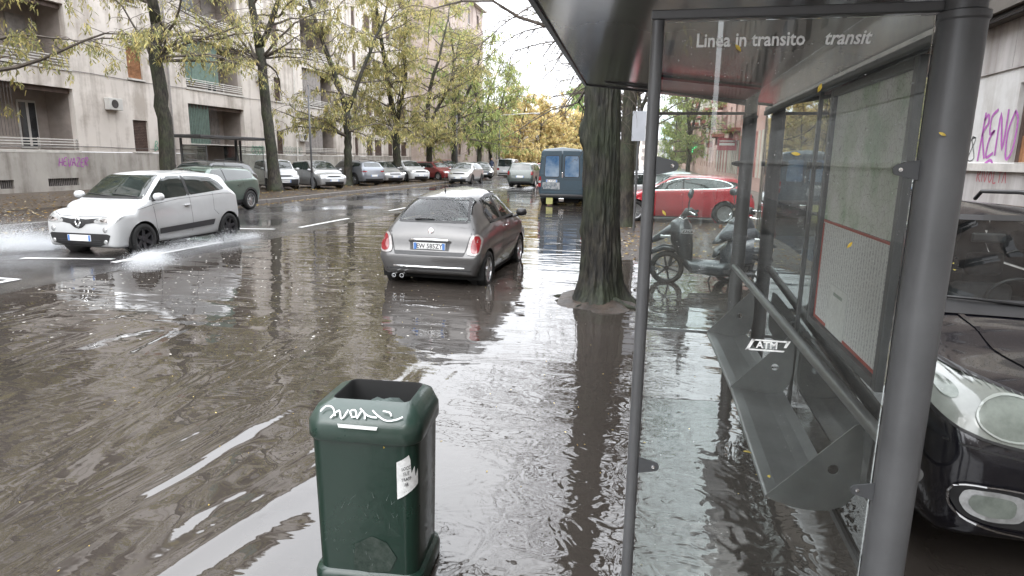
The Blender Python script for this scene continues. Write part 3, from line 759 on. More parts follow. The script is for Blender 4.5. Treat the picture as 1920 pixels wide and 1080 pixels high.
for a, b, za, zt, bi, k in loggs:
    loggia(Xf, a, b, za, zt, bA, rs, awn={(5, 1): 2, (5, 0): 1, (6, 0): 3, (6, 1): 3, (4, 0): 0}.get((bi, k), rs.choice([0, 0, 1, 3])), grille=(k == 0 and bi in (4, 5)) or rs.random() < .1)
for a, b, za, zt, k in fw:
    flat_window(Xf, a, b, za, zt, bA, 'shutter', WOODSH if (k == 1 and abs(a-28.25) < .1) else SHUT)
for y in (8.3, 30.9, 43.4, 52.0):
    MB().tube([(Xf+.10, y, .1), (Xf+.10, y, 23.5)], .055, 8).build('downpipe', RAILM if y > 40 else BLINDM, bA)
for y, z in ((26.6, 3.9), (38.9, 6.6), (43.9, 2.9), (17.6, 6.9), (51.2, 6.1)):
    a_ = MB().box(Xf+.02, Xf+.32, y, y+.8, z, z+.55, bev=.02).build('air_conditioner', FRAMEW, bA); MB().lathe([(.001, 0), (.2, 0), (.2, .01)], 16, Matrix.Translation((Xf+.325, y+.32, z+.28)) @ Matrix.Rotation(PI/2, 4, 'Y')).build('fan_grille', IRON, a_)
for z in (1.86, 5.2, 12.4):
    MB().tube([(Xf+.03, y, z+.25+.03*math.sin(y*.8)) for y in np.arange(-18, 66, 2.0)], .012, 5).build('facade_cable', IRON, bA)
MB().box(Xf-8, Xf+.5, -20, 66.3, 23.6, 24.0).build('roof', STONE, bA)
bB = thing('apartment_building', 'pale pinkish building standing forward beside the red estate car', 'building')
ops = []
for k in range(5):
    for y in np.arange(69, 78, 3.6): ops.append((float(y), float(y)+1.0, 2.2+3.6*k, 3.8+3.6*k))
Xb = -21.5
facade(Xb, 66.3, 79, 0, 19, ops, PINK, bB)
MB().add([(Xb, 66.27, 0), (-25.98, 66.27, 0), (-25.98, 66.27, 19), (Xb, 66.27, 19)], [(0, 1, 2, 3)]).build('return_wall', PINK, bB)
for o_ in ops: flat_window(Xb, *o_, bB, 'shutter', rs.choice([SHUT, BLINDM]))
MB().box(Xb-9, Xb+.5, 66, 79.4, 19, 19.4).build('roof', STONE, bB)
for y, z in ((69.5, 5.0), (69.5, 8.6)):
    s_ = MB().box(Xb, Xb+1.1, y-1.2, y+2.2, z-.15, z).build('balcony', STONE, bB)
    mb = MB()
    for q in np.arange(y-1.15, y+2.2, .15): mb.box(Xb+1.04, Xb+1.07, float(q), float(q)+.02, z, z+.9)
    mb.box(Xb+1.02, Xb+1.09, y-1.2, y+2.2, z+.9, z+.95); mb.build('balcony_railing', IRON, s_)
for i, (y0, y1, h, x, mm, lab) in enumerate(((82, 132, 8.5, -22, PLASTER, 'low pale building far down the left side of the street'), (134, 175, 9, -21, PINK, 'pinkish building beyond the white van at the street end'), (178, 230, 10, -20, PLASTER, 'farthest pale building on the left side of the street'))):
    b = thing('apartment_building', lab, 'building'); ops = []
    for k in range(int(h/3.6)):
        for y in np.arange(y0+2, y1-2, 4.0): ops.append((float(y), float(y)+1.3, 1.6+3.6*k, 3.2+3.6*k))
    facade(x, y0, y1, 0, h, ops, mm, b)
    MB().add([(x, y0, 0), (x-8, y0, 0), (x-8, y0, h), (x, y0, h)], [(0, 1, 2, 3)]).build('gable_wall', mm, b)
    for o_ in ops: flat_window(x, *o_, b, 'glass')
    MB().box(x-9, x+.4, y0, y1, h, h+.4).build('roof', STONE, b)
# block closing the view down the street
b = thing('apartment_building', 'pale block closing the far end of the street behind the trees', 'building')
mb = MB().box(-26, 4, 300, 312, 0, 11); mb.build('wall', PLASTER, b)
for k in range(3):
    for x in np.arange(-25, 3, 3): MB().box(float(x), float(x)+1.4, 299.9, 299.99, 2+3.4*k, 3.8+3.4*k).build('window', BLINDM, b)

# ------------------------------------------------------------------ building on the near side, behind the shelter
WHITEP = mat('white_wall_panel', (.6, .6, .59), .7, vscale=.7, c2=(.5, .49, .48), bump=.002, bscale=18, stretch=(1, 1, .25))
DIRTYP = mat('streaked_upper_panel', (.47, .45, .44), .75, vscale=1.6, c2=(.34, .32, .31), stretch=(1, 3, .2))
CORN = mat('dark_cornice', (.11, .095, .08), .7, vscale=2.2, c2=(.06, .055, .045))
PEEL = mat('peeling_cream_plaster', (.56, .5, .4), .85, vscale=2.6, c2=(.34, .33, .31), bump=.006, bscale=6)
BROWNW = mat('brown_upper_wall', (.26, .215, .18), .85, vscale=.8, c2=(.19, .155, .13))
for m_ in (WHITEP, DIRTYP, PEEL, BROWNW): streak(m_, .7)
Xr = 6.0
def facade_r(X, y0, y1, z0, z1, openings, m, parent, name='wall'):
    ysx = sorted({y0, y1, *[o for q in openings for o in q[:2]]}); zs = sorted({z0, z1, *[o for q in openings for o in q[2:4]]}); mb = MB()
    for a, b in zip(ysx, ysx[1:]):
        for c, d in zip(zs, zs[1:]):
            yc, zc = (a+b)/2, (c+d)/2
            if any(q[0] < yc < q[1] and q[2] < zc < q[3] for q in openings): continue
            mb.add([(X, b, c), (X, a, c), (X, a, d), (X, b, d)], [(0, 1, 2, 3)])
    for ya, yb, za, zb in openings:
        dx = X+.25
        mb.add([(X, ya, za), (X, yb, za), (X, yb, zb), (X, ya, zb), (dx, ya, za), (dx, yb, za), (dx, yb, zb), (dx, ya, zb)], [(0, 4, 5, 1), (1, 5, 6, 2), (2, 6, 7, 3), (3, 7, 4, 0), (4, 7, 6, 5)])
    return mb.build(name, m, parent)
bR = thing('corner_building', 'white panelled building with a dark cornice and graffiti behind the black car', 'building')
ro = [(11.3, 13.0, 1.86, 3.3), (6.5, 8.6, 1.86, 3.3), (1.5, 3.6, 1.86, 3.3), (-4, -2, 1.86, 3.3), (-9, -7, 1.86, 3.3)] + [(y, y+.75, .9, 3.3) for y in (20.5, 23, 25.5, 28.0, 30.5, 33, 35.5)]
facade_r(Xr, -70, 38, 1.95, 3.56, [(a, b, max(c, 1.96), d) for a, b, c, d in ro], WHITEP, bR)
facade_r(Xr-.03, -70, 38, 0, 1.8, [(y, y+.75, .9, 1.79) for y in (20.5, 23, 25.5, 28.0, 30.5, 33, 35.5)], DIRTYP, bR, 'lower_wall')
MB().box(Xr-.10, Xr+.05, -70, 38, 1.8, 1.945).build('string_course', STONE, bR)
y = -12.0
while y < 38:                                    # upper facing slabs, one by one
    y1 = min(38, y+1.15)
    MB().box(Xr-.035, Xr+.2, y+.006, y1-.006, 3.565, 4.42, bev=.006).build('facing_panel', DIRTYP, bR); y = y1
MB().box(Xr-.035, Xr+.2, -70, -12, 3.565, 4.42).build('rear_facing_run', DIRTYP, bR)
c_ = MB(); c_.box(Xr-.42, Xr+.3, -70, 38, 4.5, 4.82); c_.box(Xr-.2, Xr+.3, -70, 38, 4.425, 4.495); c_.build('cornice', CORN, bR)
MB().tube([(Xr-.30, -70, 4.44), (Xr-.30, 38, 4.44)], .045, 8).build('cornice_pipe', BLACKPL, bR)
facade_r(Xr, -70, 38, 4.83, 6.3, [], PEEL, bR, 'upper_wall')
ro2 = [(y, y+1.1, z, z+1.9) for y in np.arange(-68, 37, 2.9).tolist() for z in (7.0, 10.5, 14.0)]
facade_r(Xr-.02, -70, 38, 6.3, 17.5, ro2, BROWNW, bR, 'top_wall')
for a, b, c, d in ro:
    w = MB().box(Xr+.17, Xr+.22, a, b, c, d).build('window', BLINDM if b-a > 1 else PANE, bR)
    MB().box(Xr+.10, Xr+.17, a, a+.09, c, d).box(Xr+.10, Xr+.17, b-.09, b, c, d).box(Xr+.10, Xr+.17, a+.09, b-.09, d-.08, d).build('frame', SHUT, w)
    if b-a > 1:
        mb = MB()
        for q in np.arange(a+.12, b-.1, .13): mb.box(Xr+.12, Xr+.16, float(q), float(q)+.1, c+.03, c+.55)
        mb.build('brown_boards', WOODSH, w)
for a, b, c, d in ro2:
    w = MB().box(Xr+.18, Xr+.22, a, b, c, d).build('window', PANE, bR)
    MB().box(Xr+.12, Xr+.18, (a+b)/2-.03, (a+b)/2+.03, c, d).build('mullion', FRAMEW, w)
MB().box(Xr-.6, Xr+9, -70, 38, 17.5, 17.9).build('roof', STONE, bR)
MB().add([(Xr, 38, 0), (Xr+9, 38, 0), (Xr+9, 38, 17.5), (Xr, 38, 17.5)], [(0, 1, 2, 3), (3, 2, 1, 0)]).build('end_wall', BROWNW, bR)
# wall lettering and spray tags
def tagplane(x, y, z, face=-1):   # plane on the near building, local x runs towards the camera side as read from the street
    return basis((x, y, z), (0, -1, 0), (0, 0, 1)) if face < 0 else basis((x, y, z), (0, 1, 0), (0, 0, 1))
PURP = mat('purple_spray', (.36, .1, .36), .7, var=.2, vscale=12); BLKSP = mat('black_spray', (.05, .05, .05), .7, var=.2, vscale=12)
REDSP = mat('red_spray', (.38, .1, .12), .7, var=.2, vscale=12); GRNSP = mat('green_spray', (.16, .33, .24), .7, var=.2, vscale=12)
def graffiti(name, strokes, M, w, m, label):
    o = ribbons(name, strokes, M, w, m); return tag(o, label, 'graffiti')
# black O N Z 8 and the purple letters
graffiti('graffiti', [[(0, .12), (.1, .3), (.2, .14), (.1, 0), (0, .12), (.05, .32)], [(.26, 0), (.3, .34), (.4, .02), (.48, .38), (.5, .05)], [(.56, .02), (.6, .36), (.8, .4), (.58, .02), (.84, .04), (.64, .42), (.8, .42)]],
         tagplane(Xr-.006, 15.1, 2.0), .022, BLKSP, 'black scrawled tag with a Z on the white wall beside the purple letters')
graffiti('graffiti', [[(0, 0), (.03, .55), (.05, .9)], [(.03, .75), (.16, .85), (.2, .7), (.05, .5), (.24, .05)], [(.5, .92), (.3, .8), (.32, .5), (.48, .55), (.33, .4), (.3, .08), (.55, .15)], [(.62, .1), (.62, .85), (.84, .2), (.86, .9)], [(1.1, .85), (.95, .5), (1.02, .05), (1.2, .2), (1.22, .7), (1.08, .86)], [(.3, -.05), (.5, .02), (.6, -.1), (.4, -.16), (.28, -.06)]],
         tagplane(Xr-.006, 14.1, 1.98), .055, PURP, 'tall purple spray letters on the white wall beyond the black car')
graffiti('graffiti', [[(0, 0), (.02, .2), (.12, .18), (.04, .1), (.14, 0)], [(.2, 0), (.2, .2)], [(.26, .2), (.32, 0), (.38, .2)], [(.5, .2), (.44, .1), (.5, 0), (.56, .1), (.5, .2)], [(.62, .2), (.62, 0), (.72, 0)], [(.76, .2), (.9, .2)], [(.83, .2), (.83, 0)], [(.94, 0), (1.0, .2), (1.06, 0)]],
         tagplane(Xr-.112, 13.95, 1.60)@Matrix.Translation((0, 0, -.078)), .026, REDSP, 'small red capital letters sprayed under the white ledge')

bk = thing('brown_building', 'brown block behind the photographer seen only as a reflection', 'building')  # unseen block added to close off sky in the glass reflections
MB().box(-34, 6.5, -96, -84, 0, 22).build('wall', BROWNW, bk)
for k in range(5):
    for x in np.arange(-32, 3, 3.2): MB().box(float(x), float(x)+1.3, -83.99, -83.9, 1.5+3.4*k, 3.3+3.4*k).build('window', PANE, bk)
# pink and cream block with stacked balconies farther along
REDDISH = mat('salmon_plaster', (.5, .31, .26), .85, vscale=.6, c2=(.42, .25, .21)); REDSTONE = mat('red_balcony', (.32, .12, .1), .8, var=.25, vscale=3)
CREAM = mat('cream_plaster', (.52, .47, .4), .85, vscale=.6, c2=(.44, .4, .34))
bP = thing('balcony_building', 'salmon and cream building with stacked red balconies seen over the red car', 'building')
Xp = 6.4; po = [(y, y+1.3, z, z+2.0) for y in np.arange(46, 286, 4.2).tolist() for z in (1.2, 4.8, 8.4, 12)]
facade_r(Xp, 42, 290, 0, 7.6, [q for q in po if q[2] < 7], REDDISH, bP, 'lower_wall'); facade_r(Xp+.03, 42, 290, 7.6, 16, [q for q in po if q[2] > 7], CREAM, bP, 'wall')
MB().add([(Xp, 42, 0), (Xp+10, 42, 0), (Xp+10, 42, 16), (Xp, 42, 16)], [(0, 1, 2, 3)]).build('end_wall', REDDISH, bP)
for q in po: MB().box(Xp+.16, Xp+.2, q[0], q[1], q[2], q[3]).build('window', SHUT if rs.random() < .5 else PANE, bP)
for y in (55, 68, 82, 97, 113, 131, 150, 172, 198, 228):
    for z in (4.3, 7.9, 11.5):
        s_ = MB().box(Xp-1.15, Xp, y, y+4.6, z, z+.28).box(Xp-.5, Xp, y+.3, y+.7, z-.7, z).box(Xp-.5, Xp, y+3.9, y+4.3, z-.7, z).build('balcony', REDSTONE, bP)
        mb = MB()
        for q in np.arange(y, y+4.6, .3): mb.box(Xp-1.13, Xp-1.09, float(q), float(q)+.05, z+.28, z+1.15)
        mb.box(Xp-1.16, Xp-1.06, y, y+4.6, z+1.15, z+1.22); mb.build('balcony_railing', REDSTONE if z < 5 else CREAM, s_)
for y in np.arange(43, 75, 1.4):
    MB().box(Xp-.07, Xp, float(y), float(y)+.5, .9, 3.9).build('pilaster', REDSTONE if int(y) % 3 == 0 else CREAM, bP)
sg_ = thing('shop_sign', 'red and white projecting shop sign on the salmon facade', 'sign', (Xp-.9, 56, 3.3))
MB().box(-.75, .75, -.08, .08, -.5, .5, bev=.02).build('sign_board', mat('sign_red', (.4, .05, .07), .4, var=.1), sg_)
MB().box(-.6, .6, -.1, -.081, -.1, .1).build('sign_band', PLATE, sg_); MB().box(-.6, .6, -.1, -.081, .2, .3).build('sign_band', PLATE, sg_)
MB().tube([(.75, 0, 0), (.95, 0, 0)], .03, 6).build('sign_arm', IRON, sg_)
pc = thing('pharmacy_cross', 'lit green pharmacy cross hanging from the far facade', 'sign', (4.6, 95, 3.9))
GC = mat('lit_green_cross', (.05, .8, .3), .4, emit=2.0)
MB().box(-.75, .75, -.1, .1, -.25, .25).box(-.25, .25, -.099, .099, .25, .75).box(-.25, .25, -.099, .099, -.75, -.25).build('cross_lamp', GC, pc)
MB().box(-.35, .35, -.12, -.101, -.09, .09).build('cross_centre', PLATE, pc); MB().tube([(.75, 0, 0), (1.8, 0, 0)], .05, 6).build('cross_arm', IRON, pc)

# tags on the far facade
LET = {'H': [[(0, 0), (.02, 1)], [(.5, .05), (.45, 1)], [(0, .5), (.5, .45)]], 'E': [[(.5, 1), (.1, .9), (.05, .1), (.5, 0)], [(.05, .5), (.4, .55)]], 'V': [[(0, 1), (.25, 0), (.5, 1.05)]], 'A': [[(0, 0), (.25, 1), (.5, 0)], [(.1, .4), (.45, .35)]], 'Z': [[(0, 1), (.5, .95), (.05, .05), (.5, 0)]], 'R': [[(.05, 0), (.02, .9), (.4, .95), (.35, .55), (.05, .5), (.5, -.05)]], 'B': [[(0, 0), (.05, 1), (.4, .8), (.05, .52), (.45, .3), (0, 0)]]}
def sprayword(w_, h): return [[((x*.9+i*.62+y*.18)*h, (y+.08*math.sin(i*2.3))*h) for x, y in st] for i, ch in enumerate(w_) for st in LET[ch]]
graffiti('graffiti', sprayword('HEVAZER', .36), basis((Xf+.05, 23.75, 1.25), (0, 1, 0), (0, 0, 1)), .045, PURP, 'purple spray tag on the grey plinth left of the first tree')
graffiti('graffiti', sprayword('BA', .5), basis((Xf+.05, 29.5, 2.0), (0, 1, 0), (0, 0, 1)), .05, GRNSP, 'pale green tag partly hidden by the nearest left tree')
def bubble(n, seed):
    r_ = random.Random(seed); out = []
    for i in range(n):
        cx = i*.36; out.append([(cx+.16+.2*math.cos(a)*r_.uniform(.7, 1.1), .3+.28*math.sin(a)*r_.uniform(.7, 1.15)) for a in np.linspace(0, 2*PI*.93, 9)])
        out.append([(cx+.05, .15+r_.random()*.2), (cx+.2, .45), (cx+.3, .1+r_.random()*.3)])
    return out
graffiti('graffiti', bubble(4, 3), basis((Xf+.012, 38.0, 1.9), (0, 1, 0), (0, 0, 1)), .05, GRNSP, 'green bubble letter tag between the two middle tree trunks')
GREYSP = mat('grey_green_spray', (.33, .38, .34), .7, var=.15, vscale=12)
graffiti('graffiti', bubble(7, 8), basis((Xf+.012, 41.7, 1.9), (0, 1, 0), (0, 0, 1)), .045, GREYSP, 'faint grey bubble letter tag just right of the second trunk')
graffiti('graffiti', bubble(2, 12), basis((Xf+.012, 51.0, 1.9), (0, 1, 0), (0, 0, 1)), .045, GREYSP, 'faint tag beside the ground floor loggia above the silver car')

# ------------------------------------------------------------------ trees
def barkmat(name, c, c2, moss, depth=.02):
    m, t, b = newmat(name); v = coords(t, True, (1, 1, .28))
    n = N(t, 'ShaderNodeTexNoise', Scale=14.0, Detail=6.0, Roughness=.65, Distortion=.4); L(t, v, n.inputs['Vector'])
    n2 = N(t, 'ShaderNodeTexNoise', Scale=1.6, Detail=4.0); L(t, coords(t), n2.inputs['Vector'])
    a = ramp(t, n.outputs['Fac'], [(.35, c2), (.62, c)]); mm = N(t, 'ShaderNodeMix', data_type='RGBA')
    L(t, ramp(t, n2.outputs['Fac'], [(.42, (0,)*3), (.62, (.75,)*3)]), mm.inputs['Factor']); L(t, a, mm.inputs['A']); mm.inputs['B'].default_value = (*moss, 1)
    mu = N(t, 'ShaderNodeMix', data_type='RGBA', blend_type='MULTIPLY'); mu.inputs['Factor'].default_value = .75; L(t, mm.outputs['Result'], mu.inputs['A']); L(t, ramp(t, n.outputs['Fac'], [(.35, (.25,)*3), (.6, (1,)*3)]), mu.inputs['B'])
    L(t, mu.outputs['Result'], b.inputs['Base Color']); b.inputs['Roughness'].default_value = .7
    bp = N(t, 'ShaderNodeBump', Strength=1.0, Distance=depth); L(t, n.outputs['Fac'], bp.inputs['Height']); L(t, bp.outputs[0], b.inputs['Normal'])
    return m
BARK = barkmat('mossy_bark', (.06, .05, .038), (.016, .013, .01), (.04, .052, .022), .03)
BARKD = barkmat('dark_bark', (.055, .046, .037), (.016, .013, .011), (.033, .04, .02), .03)
TWIG = mat('twig_bark', (.10, .083, .068), .8, var=.3, vscale=5)
def leafmat(name, stops, trans=.35):
    m, t, b = newmat(name); g_ = t.nodes.new('ShaderNodeNewGeometry'); c = ramp(t, g_.outputs['Random Per Island'], stops)
    t.nodes.remove(b); d = N(t, 'ShaderNodeBsdfDiffuse'); tr = N(t, 'ShaderNodeBsdfTranslucent'); mx_ = N(t, 'ShaderNodeMixShader'); mx_.inputs[0].default_value = trans
    L(t, c, d.inputs['Color']); L(t, c, tr.inputs['Color']); L(t, d.outputs[0], mx_.inputs[1]); L(t, tr.outputs[0], mx_.inputs[2]); L(t, mx_.outputs[0], t.nodes['Material Output'].inputs['Surface'])
    return m
LEAFY = leafmat('yellow_green_leaflets', [(0, (.21, .23, .11)), (.35, (.35, .345, .16)), (.7, (.50, .45, .19)), (1, (.58, .47, .21))], .42)
LEAFG = leafmat('green_leaflets', [(0, (.2, .27, .11)), (.5, (.33, .39, .15)), (1, (.52, .51, .2))], .45)
LEAFO = leafmat('orange_autumn_leaves', [(0, (.44, .38, .18)), (.4, (.60, .46, .23)), (.8, (.68, .56, .27)), (1, (.5, .54, .24))], .5)
LEAFGR = leafmat('fresh_green_leaves', [(0, (.16, .26, .1)), (.5, (.28, .38, .14)), (1, (.42, .48, .2))])
def wander(p, d, n, step, jit, trop, rs):
    P = [p.copy()]; d = d.normalized()
    for i in range(n):
        d = (d + Vector((rs.gauss(0, jit), rs.gauss(0, jit), rs.gauss(0, jit)+trop))).normalized(); p = p+d*step; P.append(p.copy())
    return P
def leaf_mesh(name, spots, size, m, parent, rs, droop=.8, wid=.3):
    n = len(spots); A = np.array([tuple(s) for s in spots]); rg = np.random.default_rng(rs.randrange(1 << 30))
    ang = rg.uniform(0, 2*PI, n); ln = size*rg.uniform(.55, 1.25, n); w = ln*wid*rg.uniform(.7, 1.3, n)
    el = -rg.uniform(.2, 1.0, n)*droop*1.4
    d = np.stack([np.cos(ang)*np.cos(el), np.sin(ang)*np.cos(el), np.sin(el)], 1)
    sd = np.stack([-np.sin(ang), np.cos(ang), rg.normal(0, .5, n)], 1); sd /= np.linalg.norm(sd, axis=1)[:, None]
    mid = A+d*ln[:, None]*.5; d2 = d+np.array([0, 0, -.45]); tip = mid+d2*ln[:, None]*.5
    v = np.empty((n, 5, 3)); v[:, 0] = A; v[:, 1] = mid+sd*w[:, None]*.5; v[:, 2] = mid-sd*w[:, None]*.5; v[:, 3] = tip+sd*w[:, None]*.12; v[:, 4] = tip-sd*w[:, None]*.12
    me = bpy.data.meshes.new(name); me.vertices.add(n*5); me.vertices.foreach_set('co', v.reshape(-1))
    base = (np.arange(n)*5)[:, None]
    loops = np.concatenate([base+0, base+2, base+1, base+1, base+2, base+4, base+3], 1).reshape(-1)
    me.loops.add(n*7); me.loops.foreach_set('vertex_index', loops.astype(np.int32))
    me.polygons.add(n*2); st = np.empty((n, 2), np.int32); st[:, 0] = np.arange(n)*7; st[:, 1] = st[:, 0]+3; me.polygons.foreach_set('loop_start', st.reshape(-1))
    me.polygons.foreach_set('loop_total', np.tile([3, 4], n).astype(np.int32)); me.update(calc_edges=True); me.validate()
    me.materials.append(m); o = bpy.data.objects.new(name, me); col.objects.link(o); o.parent = parent; return o
def make_tree(label, x, y, z, h=15, r=.26, fork=5.5, lean=(0, 0), seed=1, leaves=4200, leafm=None, lsize=.2, bark=None, limbs=7, spread=4.6, group=None, forkdirs=None, low=None, twign=8, kind='tree', name='tree', wid=.3, droop=.8, maxz=None):
    rs = random.Random(seed); t = thing(name, label, 'tree', (x, y, z), 0, group); bark = bark or BARK
    # trunk with a flared foot
    P = []; k = 16; q = Vector((0, 0, -.25)); dx, dy = lean; wob = [rs.uniform(-.09, .09) for _ in range(2*k+4)]
    for i in range(k+1):
        s_ = i/k; P.append(Vector((dx*s_+wob[i]*s_, dy*s_+wob[k+i]*s_, -.25+(fork+.25)*s_)))
    rad = [r*(1+.9*math.exp(-i*.9))*(1-.28*i/k) for i in range(k+1)]
    mb = MB(); mb.tube(P, rad, 14)
    top = P[-1]; fd = forkdirs or [(rs.uniform(-.3, .3), rs.uniform(-.3, .3), 1), (rs.uniform(-.6, .6), rs.uniform(-.6, .6), 1)]
    mains = []
    for i, d in enumerate(fd):
        n = 9; st = (h-fork)/n/1.05*(1 if i == 0 else .85); W_ = wander(top, Vector(d), n, st, .09, .07, rs); rr = [r*(.66 if i == 0 else .5)*(1-.9*j/n)+.012 for j in range(n+1)]
        mb.tube(W_, rr, 9); mains.append((W_, rr))
    mb.build('trunk', bark, t, smooth=True)
    br = MB(); tw = []; ends = []
    starts = []
    for W_, rr in mains:
        for j in range(1, len(W_)): starts.append((W_[j], rr[j], j/len(W_)))
    for j in range(limbs):
        s_ = rs.uniform(.5, 1) if low is None else rs.uniform(low, 1); i = int(s_*k); starts.append((P[min(i, k)], rad[min(i, k)]*.8, .1))
    for (p, r0, u) in starts:
        for c in range(2 if u > .05 else 1):
            a = rs.uniform(0, 2*PI); d = Vector((math.cos(a), math.sin(a), rs.uniform(.15, .75))); ln = spread*(1-.55*u)*rs.uniform(.6, 1.15)
            n = 7; W_ = wander(p, d, n, ln/n, .16, -.015, rs); b0 = min(r0*.5, .032+.008*ln); br.tube(W_, [b0*(1-.82*i/n)+.005 for i in range(n+1)], 5, False)
            for i in range(2, n+1):
                for q in range(2):
                    a2 = rs.uniform(0, 2*PI); dd = (W_[i]-W_[i-1]).normalized()*.7+Vector((math.cos(a2), math.sin(a2), rs.uniform(-.3, .4)))
                    l2 = rs.uniform(.5, 1.5)*spread/4.6; W2 = wander(W_[i], dd, 5, l2/5, .22, -.07, rs); br.tube(W2, [.012*(1-.75*j/5)+.002 for j in range(6)], 3, False)
                    ends += W2[1:]
                    if q == 0 and twign > 4:
                        for j in (2, 4):
                            W3 = wander(W2[j], Vector((rs.gauss(0, 1), rs.gauss(0, 1), -.2)), 3, .16, .3, -.1, rs); br.tube(W3, [.006, .005, .004, .002], 3, False); ends += W3[1:]
    br.build('branches', TWIG, t)
    if leaves:
        sp = []; near_ = lsize < .4
        for i in range(int(leaves*(.85 if near_ else .5))):
            e = ends[rs.randrange(len(ends))]+Vector((rs.gauss(0, .07), rs.gauss(0, .07), rs.gauss(0, .06)-.02)); dr = Vector((rs.gauss(0, .3), rs.gauss(0, .3), -1)).normalized()
            for q in range(4): sp.append(e+dr*(.055*q*(1 if near_ else 1.8))+Vector((rs.gauss(0, .02), rs.gauss(0, .02), 0)))
        leaf_mesh('crown', sp, lsize*(.62 if near_ else .7), leafm or LEAFY, t, rs, droop, wid*1.15)
    return t
TG = 'locust trees lining the far kerb'
tree_rows = [  # x, y, h, r, fork, lean, seed, leaves, leafm, label
    (-19.0, 14.5, 15, .27, 5.0, (0, .3), 3, 9500, LEAFY, 'locust tree just out of the frame at left with branches reaching in', None),
    (-18.7, 21.9, 16, .30, 6.5, (-.25, .2), 4, 3600, LEAFY, 'thick mossy trunk rising behind the white moving car', [(-.1, -.1, 1), (-.35, .1, 1)]),
    (-18.5, 28.8, 16, .29, 6.8, (-.45, .1), 21, 2400, LEAFY, 'straight trunk standing between the white and the silver parked cars', [(-.15, 0, 1), (.75, .4, .8)]),
    (-18.4, 36.4, 15, .27, 4.3, (0, .2), 6, 4400, LEAFY, 'trunk forking low in a wide V beside the grey parked car', [(-.2, -.1, 1), (.55, .3, 1)]),
    (-18.2, 43.7, 15, .33, 4.0, (0, 0), 7, 5600, LEAFY, 'stout trunk with dense yellow crown in front of the white parked car', [(-.2, 0, 1), (.32, .1, 1)]),
    (-17.8, 49.3, 14, .28, 3.9, (0, 0), 8, 4000, LEAFY, 'forked trunk standing in front of the red estate car', [(-.15, 0, 1), (.3, .2, 1)]),
    (-17.6, 55.2, 14, .33, 4.3, (.1, 0), 9, 2800, LEAFG, 'ivy green trunk behind the grey parked car', [(-.1, 0, 1), (.5, .1, 1)]),
    (-17.4, 62.5, 13, .27, 4.2, (.2, 0), 10, 2600, LEAFG, 'slim trunk with green sparse crown near the standing person', None),
    (-17.0, 66.5, 12, .2, 4.0, (-.3, 0), 11, 2400, LEAFG, 'thin leaning trunk left of the standing person', None),
]
for i, (x, y, h, r, fk, ln, sd, lv, lm, lab, fd) in enumerate(tree_rows):
    big = y < 50
    make_tree(lab, x, y, .12, h, r, fk, ln, sd, lv*(1 if y < 47 else 1), lm, .24 if y < 33 else (.3 if y < 50 else .42), BARK if i != 6 else BARKD, 7, 4.4, TG, fd, low=.85 if i in (1, 2) else .6 if i == 0 else .7, twign=8 if big else 3)
for (x, y, h, sd, lm, lab, n, sp) in ((-16.6, 77, 9.5, 31, LEAFO, 'orange autumn tree just beyond the white van', 3600, 3.6), (-16.2, 90, 10, 32, LEAFO, 'golden tree second beyond the white van', 4800, 4.0), (-17.5, 84, 11, 33, LEAFO, 'reddish orange tree behind the street lamp arm', 3600, 3.8),
                                   (-14.2, 96, 9.5, 34, LEAFO, 'golden tree to the left of the blue van roof', 5200, 4.2), (-12.6, 104, 9.0, 38, LEAFO, 'golden tree directly above the blue van roof', 5200, 4.2), (-11.8, 110, 14.5, 35, LEAFGR, 'light green tree between the van and the big near trunk', 5600, 3.9), (-16, 118, 15, 36, LEAFO, 'pale orange tree closing the avenue', 4200, 4.5), (-9.5, 125, 12, 37, LEAFGR, 'dull green tree half hidden by the big near trunk', 4200, 4)):
    make_tree(lab, x, y, 0, h, .24, 2.6, (0, 0), sd, n, lm, .46, BARKD, 8, sp, 'autumn trees at the end of the street', low=.5, twign=3, wid=.5)
# near-side row: nearly bare trees whose fine twigs cross the white sky
make_tree('second mossy trunk standing directly behind the big near tree', -.78, 18.1, 0, 13, .235, 5.2, (-.1, .3), 41, 260, LEAFY, .16, BARK, 6, 5.2, 'near side street trees', low=.8)
make_tree('bare tree on the near side just before the blue van', -1.2, 30, 0, 13, .22, 5.0, (0, 0), 42, 300, LEAFY, .2, BARKD, 5, 5.0, 'near side street trees', low=.8)
make_tree('bare tree on the near side beyond the blue van', -1.3, 42, 0, 12, .2, 4.5, (0, 0), 43, 900, LEAFG, .25, BARKD, 5, 4.6, 'near side street trees', low=.8, twign=3)
make_tree('leafy tree before the salmon facade seen over the red car', 2.4, 52, 0, 12, .2, 3.5, (0, 0), 44, 3000, LEAFG, .3, BARKD, 6, 3.0, 'near side street trees', low=.7, twign=3)
make_tree('hazy green tree closing the near side pavement by the lit cross', 3.0, 120, 0, 15, .24, 3.0, (0, 0), 47, 5200, LEAFG, .5, BARKD, 7, 4.6, 'near side street trees', low=.5, twign=3, wid=.5)
make_tree('bare tree behind the photographer reflected in the shelter glass', -1.6, -6.5, 0, 13, .25, 5.0, (0, 0), 45, 900, LEAFY, .2, BARKD, 6, 5.0, 'near side street trees', low=.8)

